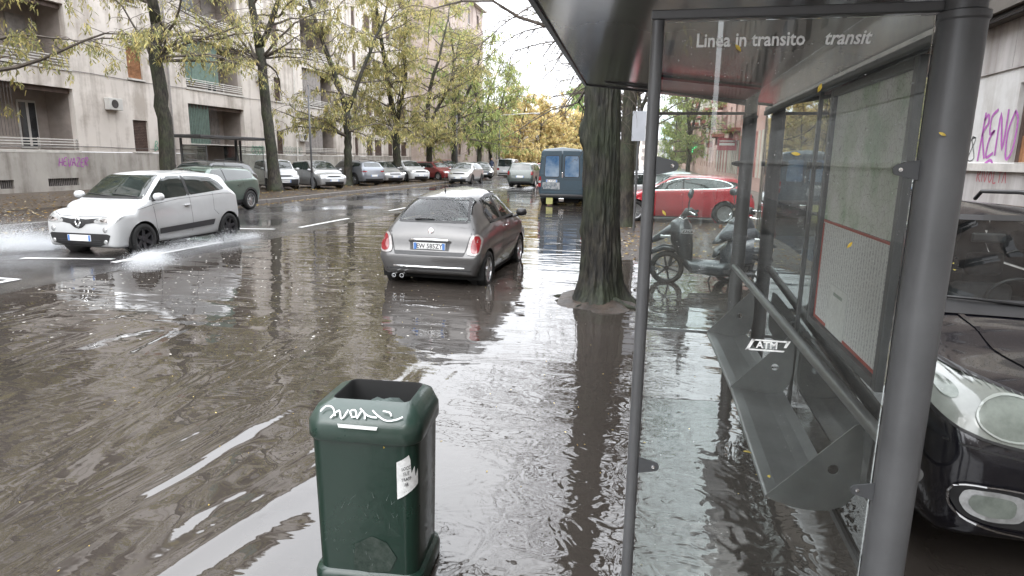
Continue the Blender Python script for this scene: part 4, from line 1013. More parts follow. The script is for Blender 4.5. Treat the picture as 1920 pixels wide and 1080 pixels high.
# drooping bare twigs that hang below the canopy line against the sky
def droop(parent, starts, seed):
    rs = random.Random(seed); br = MB()
    for (p, d, ln, tr) in starts:
        n = 14; W_ = wander(Vector(p), Vector(d), n, ln/n, .10, tr, rs); br.tube(W_, [.034*(1-.85*i/n)+.004 for i in range(n+1)], 5, False)
        for i in range(3, n+1):
            for q in range(2):
                dd = (W_[i]-W_[i-1]).normalized()+Vector((rs.gauss(0, .7), rs.gauss(0, .7), rs.gauss(-.1, .5))); W2 = wander(W_[i], dd, 7, rs.uniform(.12, .24), .2, -.06, rs); br.tube(W2, [.009*(1-.8*u/7)+.002 for u in range(8)], 3, False)
                for u in (2, 3, 5, 6):
                    W3 = wander(W2[u], Vector((rs.gauss(0, 1), rs.gauss(0, 1), rs.gauss(-.2, .6))), 4, .11, .28, -.06, rs); br.tube(W3, [.0045, .004, .003, .0025, .002], 3, False)
    br.build('drooping_branches', TWIG, parent)
for o_ in list(bpy.data.objects):
    if o_.parent is None and o_.get('label', '').startswith('second mossy trunk'): droop(o_, [((0, 0, 5.6), (-1, -.3, .25), 4.2, -.05), ((0, 0, 5.2), (-1, .3, .15), 3.6, -.045), ((0, 0, 6.2), (-1, -.1, .35), 4.6, -.06), ((0, 0, 4.9), (-.8, -.9, .2), 3.2, -.05)], 5)
    if o_.parent is None and o_.get('label', '').startswith('bare tree on the near side just'): droop(o_, [((0, 0, 6.2), (-1, -.2, .3), 4.5, -.04), ((0, 0, 7.4), (-1, .1, .35), 5.5, -.05), ((0, 0, 8.4), (-1, -.3, .3), 5.5, -.045), ((0, 0, 5.4), (-1, .2, .2), 3.5, -.03)], 8)
# the big near tree: ridged bark, burrs, flared roots in the flood
from mathutils import noise as mnoise
rs = random.Random(77)
big = thing('tree', 'massive dark ridged trunk with flared roots standing in the flood water', 'tree', (-.655, 8.6, 0), 0, 'near side street trees')
nA, nZ = 150, 150; vs = []
def rid(a, z):
    s_ = 0
    for f, am, ph in ((23, .015, .3), (37, .012, 1.7), (53, .007, 4.1)):
        s_ += am*abs(math.sin(a*f*.5+ph+1.1*math.sin(z*2.6+f)+.5*math.sin(z*7+a*3)))
    s_ *= .45
    q = Vector((math.cos(a)*3.2, math.sin(a)*3.2, z*1.15))
    for o_ in range(3): k_ = 2.1**o_; s_ += .050/k_**.85*(.5-abs(mnoise.noise(q*k_*1.6)))
    return s_-.012
for i in range(nZ+1):
    z = -.25+6.9*(i/nZ)**1.35; zc = max(z, 0)
    for j in range(nA):
        a = 2*PI*j/nA
        r = .204-.003*zc+.012*math.sin(2*a+z)
        fl = math.exp(-zc*4.6)*(.10+.13*max(0, math.sin(a*3+.4))**2+.12*max(0, math.sin(a*5+2))**2+.05*mnoise.noise(Vector((math.cos(a)*3, math.sin(a)*3, zc*4)))) + math.exp(-zc*1.7)*.045
        bump = .07*math.exp(-((a-3.35)/.22)**2-((z-2.3)/.13)**2)+.05*math.exp(-((a-3.5)/.2)**2-((z-2.14)/.09)**2) + .03*math.exp(-((a-5.9)/.3)**2-((z-.6)/.2)**2)+.03*math.exp(-((a-3.3)/.2)**2-((z-.95)/.07)**2)
        r += fl+bump+rid(a, z)*(1 if z < 3 else .7)
        vs.append((r*math.cos(a)-.03*zc, r*math.sin(a), z))
fs = [(i*nA+j, i*nA+(j+1) % nA, (i+1)*nA+(j+1) % nA, (i+1)*nA+j) for i in range(nZ) for j in range(nA)]
BIGBARK = barkmat('near_bark', (.040, .036, .026), (.005, .0045, .004), (.022, .032, .012), .028)
mesh_obj('trunk', vs, fs, BIGBARK, big, smooth=True)
for k, (a, ln, r0) in enumerate(((3.6, .42, .05), (4.2, .36, .05), (5.4, .5, .05), (.1, .5, .045), (2.7, .5, .04), (4.7, .35, .05))):
    P = []; p = Vector((.27*math.cos(a), .27*math.sin(a), .07)); d = Vector((math.cos(a), math.sin(a), 0))
    for i in range(9): P.append(p+Vector((0, 0, -.012*i+.012*math.sin(i*1.3)))); d = (d+Vector((rs.gauss(0, .22), rs.gauss(0, .22), 0))).normalized(); p = p+d*ln/8
    MB().tube(P, [r0*(1-.75*i/8) for i in range(9)], 8).build('root', BIGBARK, big, smooth=True)
br = MB(); top = Vector((-.18, 0, 6.4)); lim = MB()
for i, (d, ln, r0) in enumerate((((-.7, .3, .8), 6.5, .13), ((.3, .6, 1), 6, .13), ((-.3, -.8, .7), 6.5, .12), ((.5, -.5, 1), 5.5, .11), ((-1, .9, .25), 6.0, .09), ((-.9, -.3, .35), 6.5, .10), ((-.4, 1, .1), 6.5, .08))):
    n = 12; W_ = wander(top-Vector((0, 0, .25*i)), Vector(d), n, ln/n, .13, .02, rs); rr = [r0*(1-.85*j/n)+.01 for j in range(n+1)]; lim.tube(W_, rr, 8)
    for j in range(3, n+1):
        for q in range(3):
            a2 = rs.uniform(0, 2*PI); dd = (W_[j]-W_[j-1]).normalized()+Vector((math.cos(a2), math.sin(a2), rs.uniform(-.6, .6)))*.9
            W2 = wander(W_[j], dd, 7, rs.uniform(.15, .3), .22, -.05, rs); br.tube(W2, [.016*(1-.8*u/7)+.002 for u in range(8)], 4, False)
            for u in (2, 3, 4, 5, 6, 7):
                W3 = wander(W2[u], Vector((rs.gauss(0, 1), rs.gauss(0, 1), rs.gauss(-.2, .6))), 5, .14, .28, -.04, rs); br.tube(W3, [.006, .005, .0045, .004, .003, .002], 3, False)
lim.build('limbs', BARKD, big, smooth=True); br.build('branches', TWIG, big)

# ------------------------------------------------------------------ bus shelter in the foreground
STEEL = mat('grey_shelter_paint', (.105, .107, .11), .42, .15, var=.14, vscale=5, bump=.0003, bscale=90, rvar=.12)
STEELD = mat('dark_shelter_paint', (.075, .078, .082), .42, .2, var=.2, vscale=4, bump=.0003, bscale=90)
ROOFU = mat('canopy_underside', (.30, .305, .31), .14, .25, var=.2, vscale=1.4, rvar=.08, stretch=(1, .4, 1))
SEATM = mat('bench_steel', (.17, .173, .172), .36, .25, var=.3, vscale=3, bump=.0006, bscale=70, rvar=.14)
SGLASS = glassmat('shelter_glass', (.91, .94, .93), .75, .022, (1, 1, .5), base=.004)
WHITEV = mat('white_vinyl', (.72, .73, .72), .5, var=.12, vscale=40)
sh = thing('bus_shelter', 'grey steel and glass bus shelter filling the right foreground', 'bus shelter', (0, 0, 0))
XB = .765; Y0, Y1 = 2.0, 6.0
for y in (Y0, Y1):
    mb = MB(); mb.lathe([(.058, -.25), (.058, 2.27), (.0625, 2.275), (.0625, 2.292), (.052, 2.297), (.052, 2.62)], 40, Matrix.Translation((XB, y, 0)))
    mb.build('post', STEEL, sh, autos=30)
    # outer frame rod carried on top and bottom rails
    MB().tube([(-.02, y, .335), (-.02, y, 2.295)], .0185, 16).build('frame_rod', STEEL, sh, autos=40)
    MB().box(-.04, XB-.05, y-.013, y+.013, 2.297, 2.323, bev=.004).build('top_rail', STEEL, sh)
    MB().box(-.04, XB-.05, y-.012, y+.012, .325, .349, bev=.004).build('bottom_rail', STEEL, sh)
    p = MB().box(.004, XB-.066, y-.004, y+.004, .355, 2.29).build('end_glass', SGLASS, sh)
    for z in (1.885, .915):
        for x0, sx in ((-.002, 1), (XB-.058, -1)):
            pts = [(0, -.028), (0, .028)] + [(.05+.016*math.cos(a)*1.0, .0+.016*math.sin(a)) for a in np.linspace(PI/2, -PI/2, 7)]
            b_ = MB().prism(pts, lambda a, b, t: Vector((x0+sx*a, y-.012+t*.006 if True else 0, z+b)), 0, 1)
            o = b_.build('glass_clamp', STEELD, sh)
            MB().lathe([(.006, 0), (.006, .003), (.001, .0035)], 10, Matrix.Translation((x0+sx*.047, y-.0125, z)) @ Matrix.Rotation(PI/2, 4, 'X')).build('clamp_screw', CHROME, o)
# rear glazing between the posts
XG = XB+.085
for a, b in ((2.40, 3.98), (4.02, 5.93)):
    MB().box(XG+.03, XG+.038, a, b, .36, 2.29).build('rear_glass', SGLASS, sh)
MB().box(XG+.015, XG+.045, 2.38, 5.94, 2.29, 2.325).build('rear_top_rail', STEEL, sh)
MB().box(XG+.015, XG+.045, 2.38, 5.94, .33, .358).build('rear_bottom_rail', STEEL, sh)
MB().box(XG+.02, XG+.046, 3.985, 4.015, .36, 2.29).build('mullion', STEEL, sh)
for y in (2.44, 3.9, 4.1, 5.85):
    for z in (1.885, .915): MB().box(XG+.018, XG+.05, y-.025, y+.025, z-.02, z+.02, bev=.004).build('glass_clamp', STEELD, sh)
# canopy: shallow tray sloping up towards the road
def cz_(x): return 2.44+(.76-x)*.115
def canopy(x0, x1, y0, y1, zoff, th):
    f = lambda x, y: (x+(.18*(6.42-y)/4.97 if x < -.6 else 0), y, cz_(x)+zoff)
    return [f(x0, y0), f(x1, y0), f(x1, y1), f(x0, y1), *[(p[0], p[1], p[2]+th) for p in (f(x0, y0), f(x1, y0), f(x1, y1), f(x0, y1))]]
BF = [(0, 3, 2, 1), (4, 5, 6, 7), (0, 1, 5, 4), (1, 2, 6, 5), (2, 3, 7, 6), (3, 0, 4, 7)]
CX0 = -.735; CY0, CY1 = 1.45, 6.42
MB().add(canopy(CX0+.03, 1.0, CY0+.03, CY1-.03, 0, .05), BF).build('canopy', ROOFU, sh)
mb = MB(); mb.add(canopy(CX0, CX0+.03, CY0, CY1, -.012, .12), BF); mb.build('canopy_edge', STEELD, sh)
mb = MB(); mb.add(canopy(CX0+.03, 1.0, CY1-.028, CY1, -.012, .12), BF); mb.build('canopy_edge', STEELD, sh)
mb = MB(); mb.add(canopy(CX0+.03, 1.0, CY0, CY0+.028, -.012, .12), BF); mb.build('canopy_edge', STEELD, sh)
for y in (2.0, 4.0, 6.0):
    mb = MB(); mb.add([(-.5, y-.02, cz_(-.5)-.006), (.76, y-.02, 2.37), (.76, y+.02, 2.37), (-.5, y+.02, cz_(-.5)-.006), (-.5, y-.02, cz_(-.5)-.001), (.76, y-.02, cz_(.76)-.001), (.76, y+.02, cz_(.76)-.001), (-.5, y+.02, cz_(-.5)-.001)], BF)
    if y != 4.0: mb.build('canopy_bracket', STEEL, sh)
REDB = mat('red_strip', (.3, .035, .045), .3, var=.2, vscale=3)
MB().add(canopy(-.02, .72, 5.2, 6.3, -.022, .018), BF).build('red_canopy_strip', REDB, sh)  # flat red strip just under the far end of the canopy
# hand rail and bench
MB().tube([(.735, 5.95, .975), (.862, 2.12, .925)], .028, 20).build('lean_rail', SEATM, sh, autos=40)
for y, xa_, za_ in ((2.12, .80, .925), (5.95, .72, .975)): MB().box(min(xa_, XB), max(xa_+.06, XB), y-.02, y+.02, za_-.02, za_+.02).build('rail_bracket', STEEL, sh)
bn = tag(bpy.data.objects.new('bench', None), None); col.objects.link(bn); bn.parent = sh
prof = [(.524, .52), (.522, .537), (.53, .542), (.58, .54), (.65, .526), (.72, .518), (.78, .524), (.83, .538)]
def seatsec(y0, y1, nm):
    k = 10; vs = []
    for y in (y0, y1):
        dx = -.045*max(0, (y-3.93)/1.3)
        for (x, z) in prof: vs.append((x+dx, y, z))
        for (x, z) in reversed(prof): vs.append((x+dx+.001, y, z-.006))
    n = len(prof)*2; fs = [(i, (i+1) % n, n+(i+1) % n, n+i) for i in range(n)]; fs += [tuple(range(n-1, -1, -1)), tuple(range(n, 2*n))]
    return mesh_obj(nm, vs, fs, SEATM, bn)
seatsec(2.61, 3.925, 'seat_panel'); seatsec(3.935, 5.235, 'seat_panel')
for y in (2.6, 3.93, 5.24):
    dx = -.045*max(0, (y-3.93)/1.3); hc = Vector((.765+dx, .69))
    out = [(x_+dx, z_) for x_, z_ in ((.522, .545), (.545, .528), (.62, .508), (.69, .50), (.76, .508), (.82, .535), (.856, .59), (.868, .66), (.866, .78), (.855, .90), (.825, .885))]
    hole = [(hc.x+.022*math.cos(a), hc.y+.022*math.sin(a)) for a in np.linspace(0, 2*PI, 18, endpoint=False)]
    pts = [Vector(p) for p in out]+[Vector(p) for p in hole]; no, nh = len(out), len(hole)
    ed = [(i, (i+1) % no) for i in range(no)]+[(no+i, no+(i+1) % nh) for i in range(nh)]
    r_ = delaunay_2d_cdt(pts, ed, [], 1, 1e-6); V2 = r_[0]; F2 = []
    for f in r_[2]:
        c = sum((V2[i] for i in f), Vector((0, 0)))/len(f)
        if (c-hc).length > .020: F2.append(f)
    n = len(V2); vs = [(v.x, y-.003, v.y) for v in V2]+[(v.x, y+.003, v.y) for v in V2]; fs = [tuple(f) for f in F2]+[tuple(i+n for i in reversed(f)) for f in F2]
    def loop(ids): return [(a, b, b+n, a+n) for a, b in zip(ids, ids[1:]+ids[:1])]
    fs += loop(list(range(no)))+loop(list(range(no, no+nh)))
    mesh_obj('seat_bracket', vs, fs, SEATM, bn)
# lettering and stickers on the near pane
text_obj('pane_lettering', 'Linea in transito', .052, WHITEV, basis((.235, 1.9945, 2.236), (1, 0, 0), (0, 0, 1)), sh, .0004, bold=.001, sx=.86)
text_obj('pane_lettering', 'transit', .052, WHITEV, basis((.487, 1.9945, 2.236), (1, 0, 0), (0, 0, 1)), sh, .0004, shear=.25, bold=.001, sx=.86)
for y, z in ((1.9945, 1.352), (5.9945, 1.27)):
    x = .36 if y < 3 else .31
    M = basis((x, y, z), (1, 0, 0), (0, 0, 1)); mb = MB()
    for q in ([(-.062, -.018), (.048, -.018), (.052, -.013), (-.055, -.013)], [(-.045, .013), (.058, .013), (.062, .018), (-.04, .018)], [(-.062, -.018), (-.052, -.018), (-.035, .018), (-.045, .018)], [(.048, -.004), (.056, -.004), (.066, .018), (.056, .018)]):
        mb.add([M @ Vector((a, b, 0)) for a, b in q], [(0, 1, 2, 3)])
    s_ = mb.build('operator_sticker', WHITEV, sh); text_obj('sticker_lettering', 'ATM', .03, WHITEV, M, s_, .0003, bold=.0008)
# map and timetable case on the rear glazing
def mapmat():
    m, t, b = newmat('city_map_print'); v = coords(t); b.inputs['Roughness'].default_value = .5
    vo = N(t, 'ShaderNodeTexVoronoi', Scale=34.0, feature='DISTANCE_TO_EDGE'); L(t, v, vo.inputs['Vector'])
    n = N(t, 'ShaderNodeTexNoise', Scale=5.0, Detail=6.0); L(t, v, n.inputs['Vector'])
    c = ramp(t, n.outputs['Fac'], [(.35, (.3, .42, .26)), (.5, (.55, .6, .5)), (.7, (.68, .69, .66))])
    mu = N(t, 'ShaderNodeMix', data_type='RGBA', blend_type='MULTIPLY'); mu.inputs['Factor'].default_value = .8; L(t, c, mu.inputs['A']); L(t, ramp(t, vo.outputs['Distance'], [(.0, (.45, .4, .4)), (.05, (1, 1, 1))]), mu.inputs['B'])
    L(t, mu.outputs['Result'], b.inputs['Base Color']); return m
def tablemat():
    m, t, b = newmat('timetable_print'); b.inputs['Roughness'].default_value = .5
    w = N(t, 'ShaderNodeTexWave', Scale=9.5, wave_type='BANDS', bands_direction='Y'); L(t, coords(t), w.inputs['Vector'])
    w2 = N(t, 'ShaderNodeTexNoise', Scale=1.0, Detail=3.0); L(t, coords(t, True, (1, 160, 90)), w2.inputs['Vector'])
    a = N(t, 'ShaderNodeMath', operation='MULTIPLY'); L(t, w.outputs['Fac'], a.inputs[0]); L(t, ramp(t, w2.outputs['Fac'], [(.45, (0,)*3), (.55, (1,)*3)]), a.inputs[1])
    L(t, ramp(t, a.outputs[0], [(.1, (.78, .79, .78)), (.8, (.42, .42, .45))]), b.inputs['Base Color']); return m
CASE = tag(bpy.data.objects.new('map_case', None), None); col.objects.link(CASE); CASE.parent = sh
xc = XB+.09
for bx in ((xc-.02, xc+.022, 2.480, 2.521, 1.07, 2.26), (xc-.02, xc+.022, 3.559, 3.600, 1.07, 2.26), (xc-.02, xc+.022, 2.521, 3.559, 1.07, 1.105), (xc-.02, xc+.022, 2.521, 3.559, 2.225, 2.26)):
    MB().box(*bx, bev=.004).build('case_frame', STEELD, CASE)
MB().box(xc+.004, xc+.0085, 2.521, 3.559, 1.62, 2.225).build('city_map', mapmat(), CASE)
MB().box(xc+.004, xc+.0085, 2.521, 3.559, 1.105, 1.605).build('timetable_sheet', tablemat(), CASE)
RL = mat('red_print', (.42, .06, .04), .5, var=.1)
for q in ((2.527, 3.553, 1.606, 1.618), (2.527, 3.034, 1.108, 1.122), (3.317, 3.553, 1.108, 1.122), (3.535, 3.555, 1.12, 1.6)): MB().box(xc+.001, xc+.0035, q[0], q[1], q[2], q[3]).build('red_line', RL, CASE)
MB().box(xc+.0005, xc+.0025, 3.011, 3.305, 1.11, 1.33).build('notice_sheet', WHITEV, CASE)
MB().box(xc-.001, xc+.0002, 3.081, 3.223, 1.285, 1.30).build('notice_lettering', GREYSP, CASE)
# leaves and rain drops stuck to the panes and the seat
LY = mat('fallen_leaf_yellow', (.55, .4, .06), .5, var=.35, vscale=30)
def leaf(name, p, size, rot, normal=(0, -1, 0), parent=None, w=.38):
    nrm = Vector(normal).normalized(); a = nrm.orthogonal().normalized(); b = nrm.cross(a)
    u = a*math.cos(rot)+b*math.sin(rot); v = nrm.cross(u); vs = []
    for i in range(7):
        s_ = i/6; ww = size*w*.5*math.sin(PI*s_)**.8; c = Vector(p)+u*size*(s_-.5)+nrm*(.0015+.004*math.sin(PI*s_))
        vs += [c+v*ww, c-v*ww+nrm*.002]
    return mesh_obj(name, vs, [(2*i, 2*i+1, 2*i+3, 2*i+2) for i in range(6)], LY, parent)
for i, (x, z, s_, r_, lab) in enumerate(((.205, 2.215, .026, 1.5, 'small yellow leaf stuck over the lettering on the glass'), (.43, 2.105, .026, .5, 'pale yellow leaf stuck high on the near pane'), (.385, 1.925, .026, 2.2, 'bright yellow leaf on the near pane beside the map'), (.03, 1.745, .02, 1.4, 'small leaf stuck to the near pane close to the left rod'), (.555, 1.67, .024, .2, 'yellow leaf stuck in front of the map'))):
    tag(leaf('leaf', (x, 1.9935, z), s_, r_), lab, 'leaf', 'leaves stuck to the shelter')
tag(leaf('leaf', (.735, 1.945, 1.98), .02, 1.9, (-.3, -1, 0)), 'tiny orange leaf stuck to the thick near post', 'leaf', 'leaves stuck to the shelter')
tag(leaf('leaf', (.56, 2.78, .535), .05, .6, (0, 0, 1)), 'yellow leaf lying on the near seat panel', 'leaf', 'leaves stuck to the shelter')
tag(leaf('leaf', (.50, 3.0, .541), .04, 2.0, (0, 0, 1)), 'orange leaf lying near the front lip of the bench', 'leaf', 'leaves stuck to the shelter')
DROP = mat('rain_drop', (.3, .31, .31), .05, 0, 1, 1.0)
mb = MB(); rs = random.Random(9)
for i in range(420):
    x = rs.uniform(.02, .69); z = 2.27-abs(rs.gauss(0, .42)) if rs.random() < .75 else rs.uniform(.4, 2.2); r = rs.uniform(.0005, .0013)*(1.5 if rs.random() < .08 else 1)
    if z < .4: continue
    vs = [(x+r*math.cos(a), 1.9955, z+r*1.2*math.sin(a)) for a in np.linspace(0, 2*PI, 6, endpoint=False)]+[(x, 1.9955-r*.6, z)]
    mb.add(vs, [(k, (k+1) % 6, 6) for k in range(6)])
o = mb.build('rain_drops', DROP, None, smooth=True); tag(o, 'rain drops beading on the near shelter pane', 'drops', kind='stuff')

# ------------------------------------------------------------------ litter bin
BING = mat('bin_green', (.006, .024, .016), .3, 0, .3, var=.3, vscale=3.5, bump=.0015, bscale=14, c2=(.010, .030, .021), rvar=.12)
BINL = mat('bin_lid_green', (.035, .055, .045), .3, 0, .3, vscale=7, c2=(.014, .040, .029), bump=.001, bscale=30, rvar=.12)
BAG = mat('grey_bin_bag', (.13, .16, .15), .3, var=.3, vscale=14, bump=.01, bscale=16)
bin_ = thing('litter_bin', 'dark green plastic litter bin with white scrawl standing in the flood', 'litter bin', (-1.165, 2.50, .012), R(5))
def rrect(w, d, r, n=5):
    out = []
    for cx_, cy_, a0 in ((w/2-r, d/2-r, 0), (-w/2+r, d/2-r, PI/2), (-w/2+r, -d/2+r, PI), (w/2-r, -d/2+r, 3*PI/2)):
        for k in range(n+1): a = a0+PI/2*k/n; out.append((cx_+r*math.cos(a), cy_+r*math.sin(a)))
    return out
def loft(secs, caps=(True, True)):
    mb = MB(); n = len(secs[0][0]); vs = []
    for pts, z in secs: vs += [(a, b, z) for a, b in pts]
    fs = [(i*n+j, i*n+(j+1) % n, (i+1)*n+(j+1) % n, (i+1)*n+j) for i in range(len(secs)-1) for j in range(n)]
    if caps[0]: fs.append(tuple(range(n-1, -1, -1)))
    if caps[1]: fs.append(tuple((len(secs)-1)*n+j for j in range(n)))
    return mb.add(vs, fs)
b_ = loft([(rrect(.50, .40, .07), .0), (rrect(.505, .405, .07), .05), (rrect(.49, .39, .065), .075), (rrect(.455, .365, .06), .085), (rrect(.462, .372, .06), .3), (rrect(.475, .382, .06), .72)]).build('bin_body', BING, bin_, autos=40)
lid = MB(); n = 24
so = [rrect(.495, .41, .08), rrect(.505, .42, .08), rrect(.502, .418, .08), rrect(.485, .40, .075), [(a, b+.012) for a, b in rrect(.44, .345, .05)], [(a+.006, b+.03) for a, b in rrect(.345, .25, .03)]]
zs = [.705, .715, .778, .795, .835, .855]
loft([([(a, b) for a, b in s_], z) for s_, z in zip(so, zs)], (False, False)).build('lid', BINL, bin_, autos=50)
loft([([(a+.006, b+.03) for a, b in rrect(.345, .25, .03)], .8551), ([(a+.006, b+.03) for a, b in rrect(.335, .24, .028)], .850), ([(a+.006, b+.03) for a, b in rrect(.335, .24, .028)], .70)], (False, False)).build('opening_lining', UNDER, bin_, autos=50)
bag = []; k = 9
for i in range(k+1):
    for j in range(k+1):
        x = -.155+.32*i/k; y = -.088+.235*j/k; bag.append((x, y, .768+.05*math.exp(-((x-.03)**2+(y+.09)**2)/.012)-.05*(y+.13)+.018*math.sin(i*1.9+j)*math.cos(j*1.3)-.02*math.cos(i*.7)))
mesh_obj('bin_bag', bag, [(i*(k+1)+j, (i+1)*(k+1)+j, (i+1)*(k+1)+j+1, i*(k+1)+j+1) for i in range(k) for j in range(k)], BAG, bin_, smooth=True)
for yy in (.03, -.06): MB().box(-.235, -.2, yy, yy+.045, .815, .8235).build('lid_slot', UNDER, bin_)
# scrawl on the front slope of the lid
sl = math.atan2(.04, .035); M = basis((-.13, -.196, .810), (1, 0, 0), (0, .66, .75))@Matrix.Translation((0, 0, .004))
WP = mat('white_marker', (.7, .72, .71), .5, var=.1, vscale=30)
ribbons('scrawl', [[(-.05, .02), (-.03, .045), (0, .04), (.02, .005)], [(.0, -.005), (.03, .03), (.05, -.005), (.07, .035)], [(.09, .01), (.08, .03), (.1, .035), (.11, .01), (.09, .005)], [(.115, .0), (.13, .035), (.145, .02), (.15, .0)], [(.12, .045), (.16, .015), (.2, .01)], [(.175, .04), (.2, .02), (.24, .0), (.28, .005), (.31, .02)], [(.22, .04), (.25, .035), (.26, .02)]], M, .007, WP, bin_)
mesh_obj('torn_label', [(-.09, -.2165, .775), (.075, -.2165, .773), (.08, -.213, .787), (-.095, -.213, .79)], [(0, 1, 2, 3)], WP, bin_)
st = basis((.2392, -.06, .58), (-.12, 1, 0), (0, .12, 1))
M = basis((.168, -.1935, .60), (1, .0, 0), (0, 0, 1))
# sticker wrapped round the right front corner
vs = []; fs = []; W0, W1 = 0, .085
prof_ = [(.150, -.1935), (.172, -.1928), (.190, -.1885), (.206, -.179), (.220, -.166), (.229, -.150)]
for i, (a, b) in enumerate(prof_):
    zl = .50+.0-(.06 if i > 1 else .0)+.02*i; vs += [(a*1.008, b*1.008, .455+.012*i), (a*1.008, b*1.008, .625+.012*i)]
for i in range(len(prof_)-1): fs.append((2*i, 2*i+2, 2*i+3, 2*i+1))
stk = mesh_obj('sticker', vs, fs, WHITEV, bin_, smooth=True)
for i, (tx, z) in enumerate((('SOCC', .600), ('TUT', .575), ('TRASP', .55), ('PA', .525), ('. . .', .50))):
    text_obj('sticker_lettering', tx, .022, INK, basis((.192, -.1925, z), (.86, .5, .15), (0, 0, 1)), stk, .0003, sx=.7)
SCUFF = mat('scuffed_plastic', (.05, .065, .055), .6, c2=(.012, .026, .019), vscale=40)
mesh_obj('scuff', [(a*.11+.03, -.1855-.0085*(z-.0)*0-.0075*((z)/.72), z) for a, z in ((-.8, .10), (-.2, .085), (.7, .10), (1, .17), (.6, .24), (0, .265), (-.7, .22))], [(0, 1, 2, 3, 4, 5, 6)], SCUFF, bin_)
for i in range(26):
    a = rs.uniform(-.2, .18); z = rs.uniform(.12, .45)
    mesh_obj('scratch', [(a, -.1925, z), (a+.002, -.1925, z), (a+rs.uniform(-.02, .03), -.1925, z+rs.uniform(.01, .04))], [(0, 1, 2)], BAG, bin_)
tag(leaf('leaf', (-1.05, 2.325, .70), .025, .9, (0, -1, 0)), 'small leaf stuck under the bin lid', 'leaf', 'leaves stuck to the bin')
tag(leaf('leaf', (-.96, 2.325, .79), .02, 1.4, (0, -1, 0)), 'tiny leaf on the rim of the bin lid', 'leaf', 'leaves stuck to the bin')

# ------------------------------------------------------------------ vehicles
WHITEC = paint('white_car_paint', (.50, .51, .515), 0, .3, .1); GREYC = paint('grey_car_paint', (.088, .086, .085), .4, .36, .15)
GREENC = paint('green_grey_car_paint', (.085, .125, .105), .3, .35, .15); SILVERC = paint('silver_car_paint', (.42, .425, .43), .6, .34, .12)
BLUEGREYC = paint('blue_grey_car_paint', (.2, .215, .24), .5, .34, .12); REDC = paint('red_car_paint', (.50, .016, .03), .15, .3, .12)
DKREDC = paint('dull_red_car_paint', (.22, .03, .03), .1, .45, .2); BLACKC = paint('black_car_paint', (.008, .008, .012), .25, .2, .05)
DARKC = paint('dark_grey_car_paint', (.045, .047, .052), .5, .34, .15); VANC = paint('blue_van_paint', (.03, .058, .08), .15, .42, .25); DGREENC = paint('dark_green_grey_paint', (.055, .07, .065), .4, .36, .15)
random.seed(4)
PG = 'cars parked nose out along the far kerb'
TAILC = mat('pale_tail_lens', (.30, .27, .26), .12, coat=1, var=.25, vscale=20)
# --- small grey rear-quarter car in the flood
S = dict(L=3.55, W=1.63, H=1.50, hz=.80, cz=.98, cx=.78, ax=1.5, ex=.62, ez=1.40, gx=.17, gz=1.0, bf=.90, br=.96, tw=.61, wc=.80, fo=.72, wb=2.3, r=.29, ra=.33, gc=.2, nose=.04, nb=.6, rad=[0, .05, .34, .16, .20, 0])
def fixf(rows):
    out = rows[:11]; Lc = 3.55
    out += [(Lc-.62, .2, .90, .55, 1.0, .93, .935, 1.33, .61, 1.415), (Lc-.38, .21, .9, .55, 1.0, .93, .90, 1.17, .67, 1.235), (Lc-.22, .22, .89, .55, .995, .90, .885, .99, .745, 1.035),
            (Lc-.15, .23, .88, .55, .99, .82, .895, .90, .79, .93), (Lc-.10, .24, .87, .54, .98, .75, .91, .80, .82, .82), (Lc-.06, .25, .86, .50, .975, .60, .93, .64, .84, .66), (Lc-.02, .28, .82, .46, .92, .545, .89, .565, .80, .575), (Lc, .31, .76, .44, .84, .52, .82, .54, .74, .55)]
    return out
S['fix'] = fixf
c = Car('small grey hatchback with a number plate seen from behind standing in deep water', 'car', S, GREYC, res=1.7); f5 = c
Wc = c.W; Lh = c.Lh
rw_o = sym([(.60, 1.02), (.63, 1.06), (.525, 1.345), (.50, 1.365)]); rw_i = sym([(.555, 1.06), (.57, 1.08), (.48, 1.315), (.46, 1.325)])
def inpoly(P, x, y):
    cc = False
    for i in range(len(P)):
        a, b = P[i], P[i-1]
        if (a[1] > y) != (b[1] > y) and x < (b[0]-a[0])*(y-a[1])/(b[1]-a[1])+a[0]: cc = not cc
    return cc
def shrink(P, k): cx_ = sum(p[0] for p in P)/len(P); cy_ = sum(p[1] for p in P)/len(P); return [(cx_+(a-cx_)*k, cy_+(b-cy_)*k) for a, b in P]
def frame_patch(c, name, poly, view, gl, k=.93, sg=1, fm=BLACKPL, extra_off=0, cutout=True):
    """black glass border with a clear pane inside; the body behind it is cut away"""
    inner = shrink(poly, k)
    g_ = c.patch(name, poly, view, gl, sg=sg, off=.003+extra_off)
    P = poly+[poly[0]]; cen = [((a[0]+b[0])/2, (a[1]+b[1])/2) for a, b in zip(poly+[poly[0]], shrink(poly+[poly[0]][:0], k)+[inner[0]])]
    c.line('rubber_seal', [p for p in shrink(poly, (1+k)/2)]+[shrink(poly, (1+k)/2)[0]], view, BLACKPL, w=.032, off=.0045, sg=sg, parent=g_)
    if cutout:
        tp = shrink(poly, .975)
        if view == 'side': c.hole(lambda q: q[1]*sg > 0 and abs(q[1]) > .35 and inpoly(tp, q[0], q[2]))
        elif view == 'front': c.hole(lambda q: q[0] > 0 and inpoly(tp, q[1], q[2]))
        else: c.hole(lambda q: q[0] < 0 and inpoly(tp, q[1], q[2]))
    return g_
rwp = sym([(.555, 1.02), (.575, 1.05), (.49, 1.33), (.44, 1.36)])
frame_patch(c, 'rear_window', rwp, 'rear', SEEGLASS, .9)
wsp = sym([(.60, 1.02), (.50, 1.40)]); frame_patch(c, 'windscreen', wsp, 'front', SEEGLASS, .92)
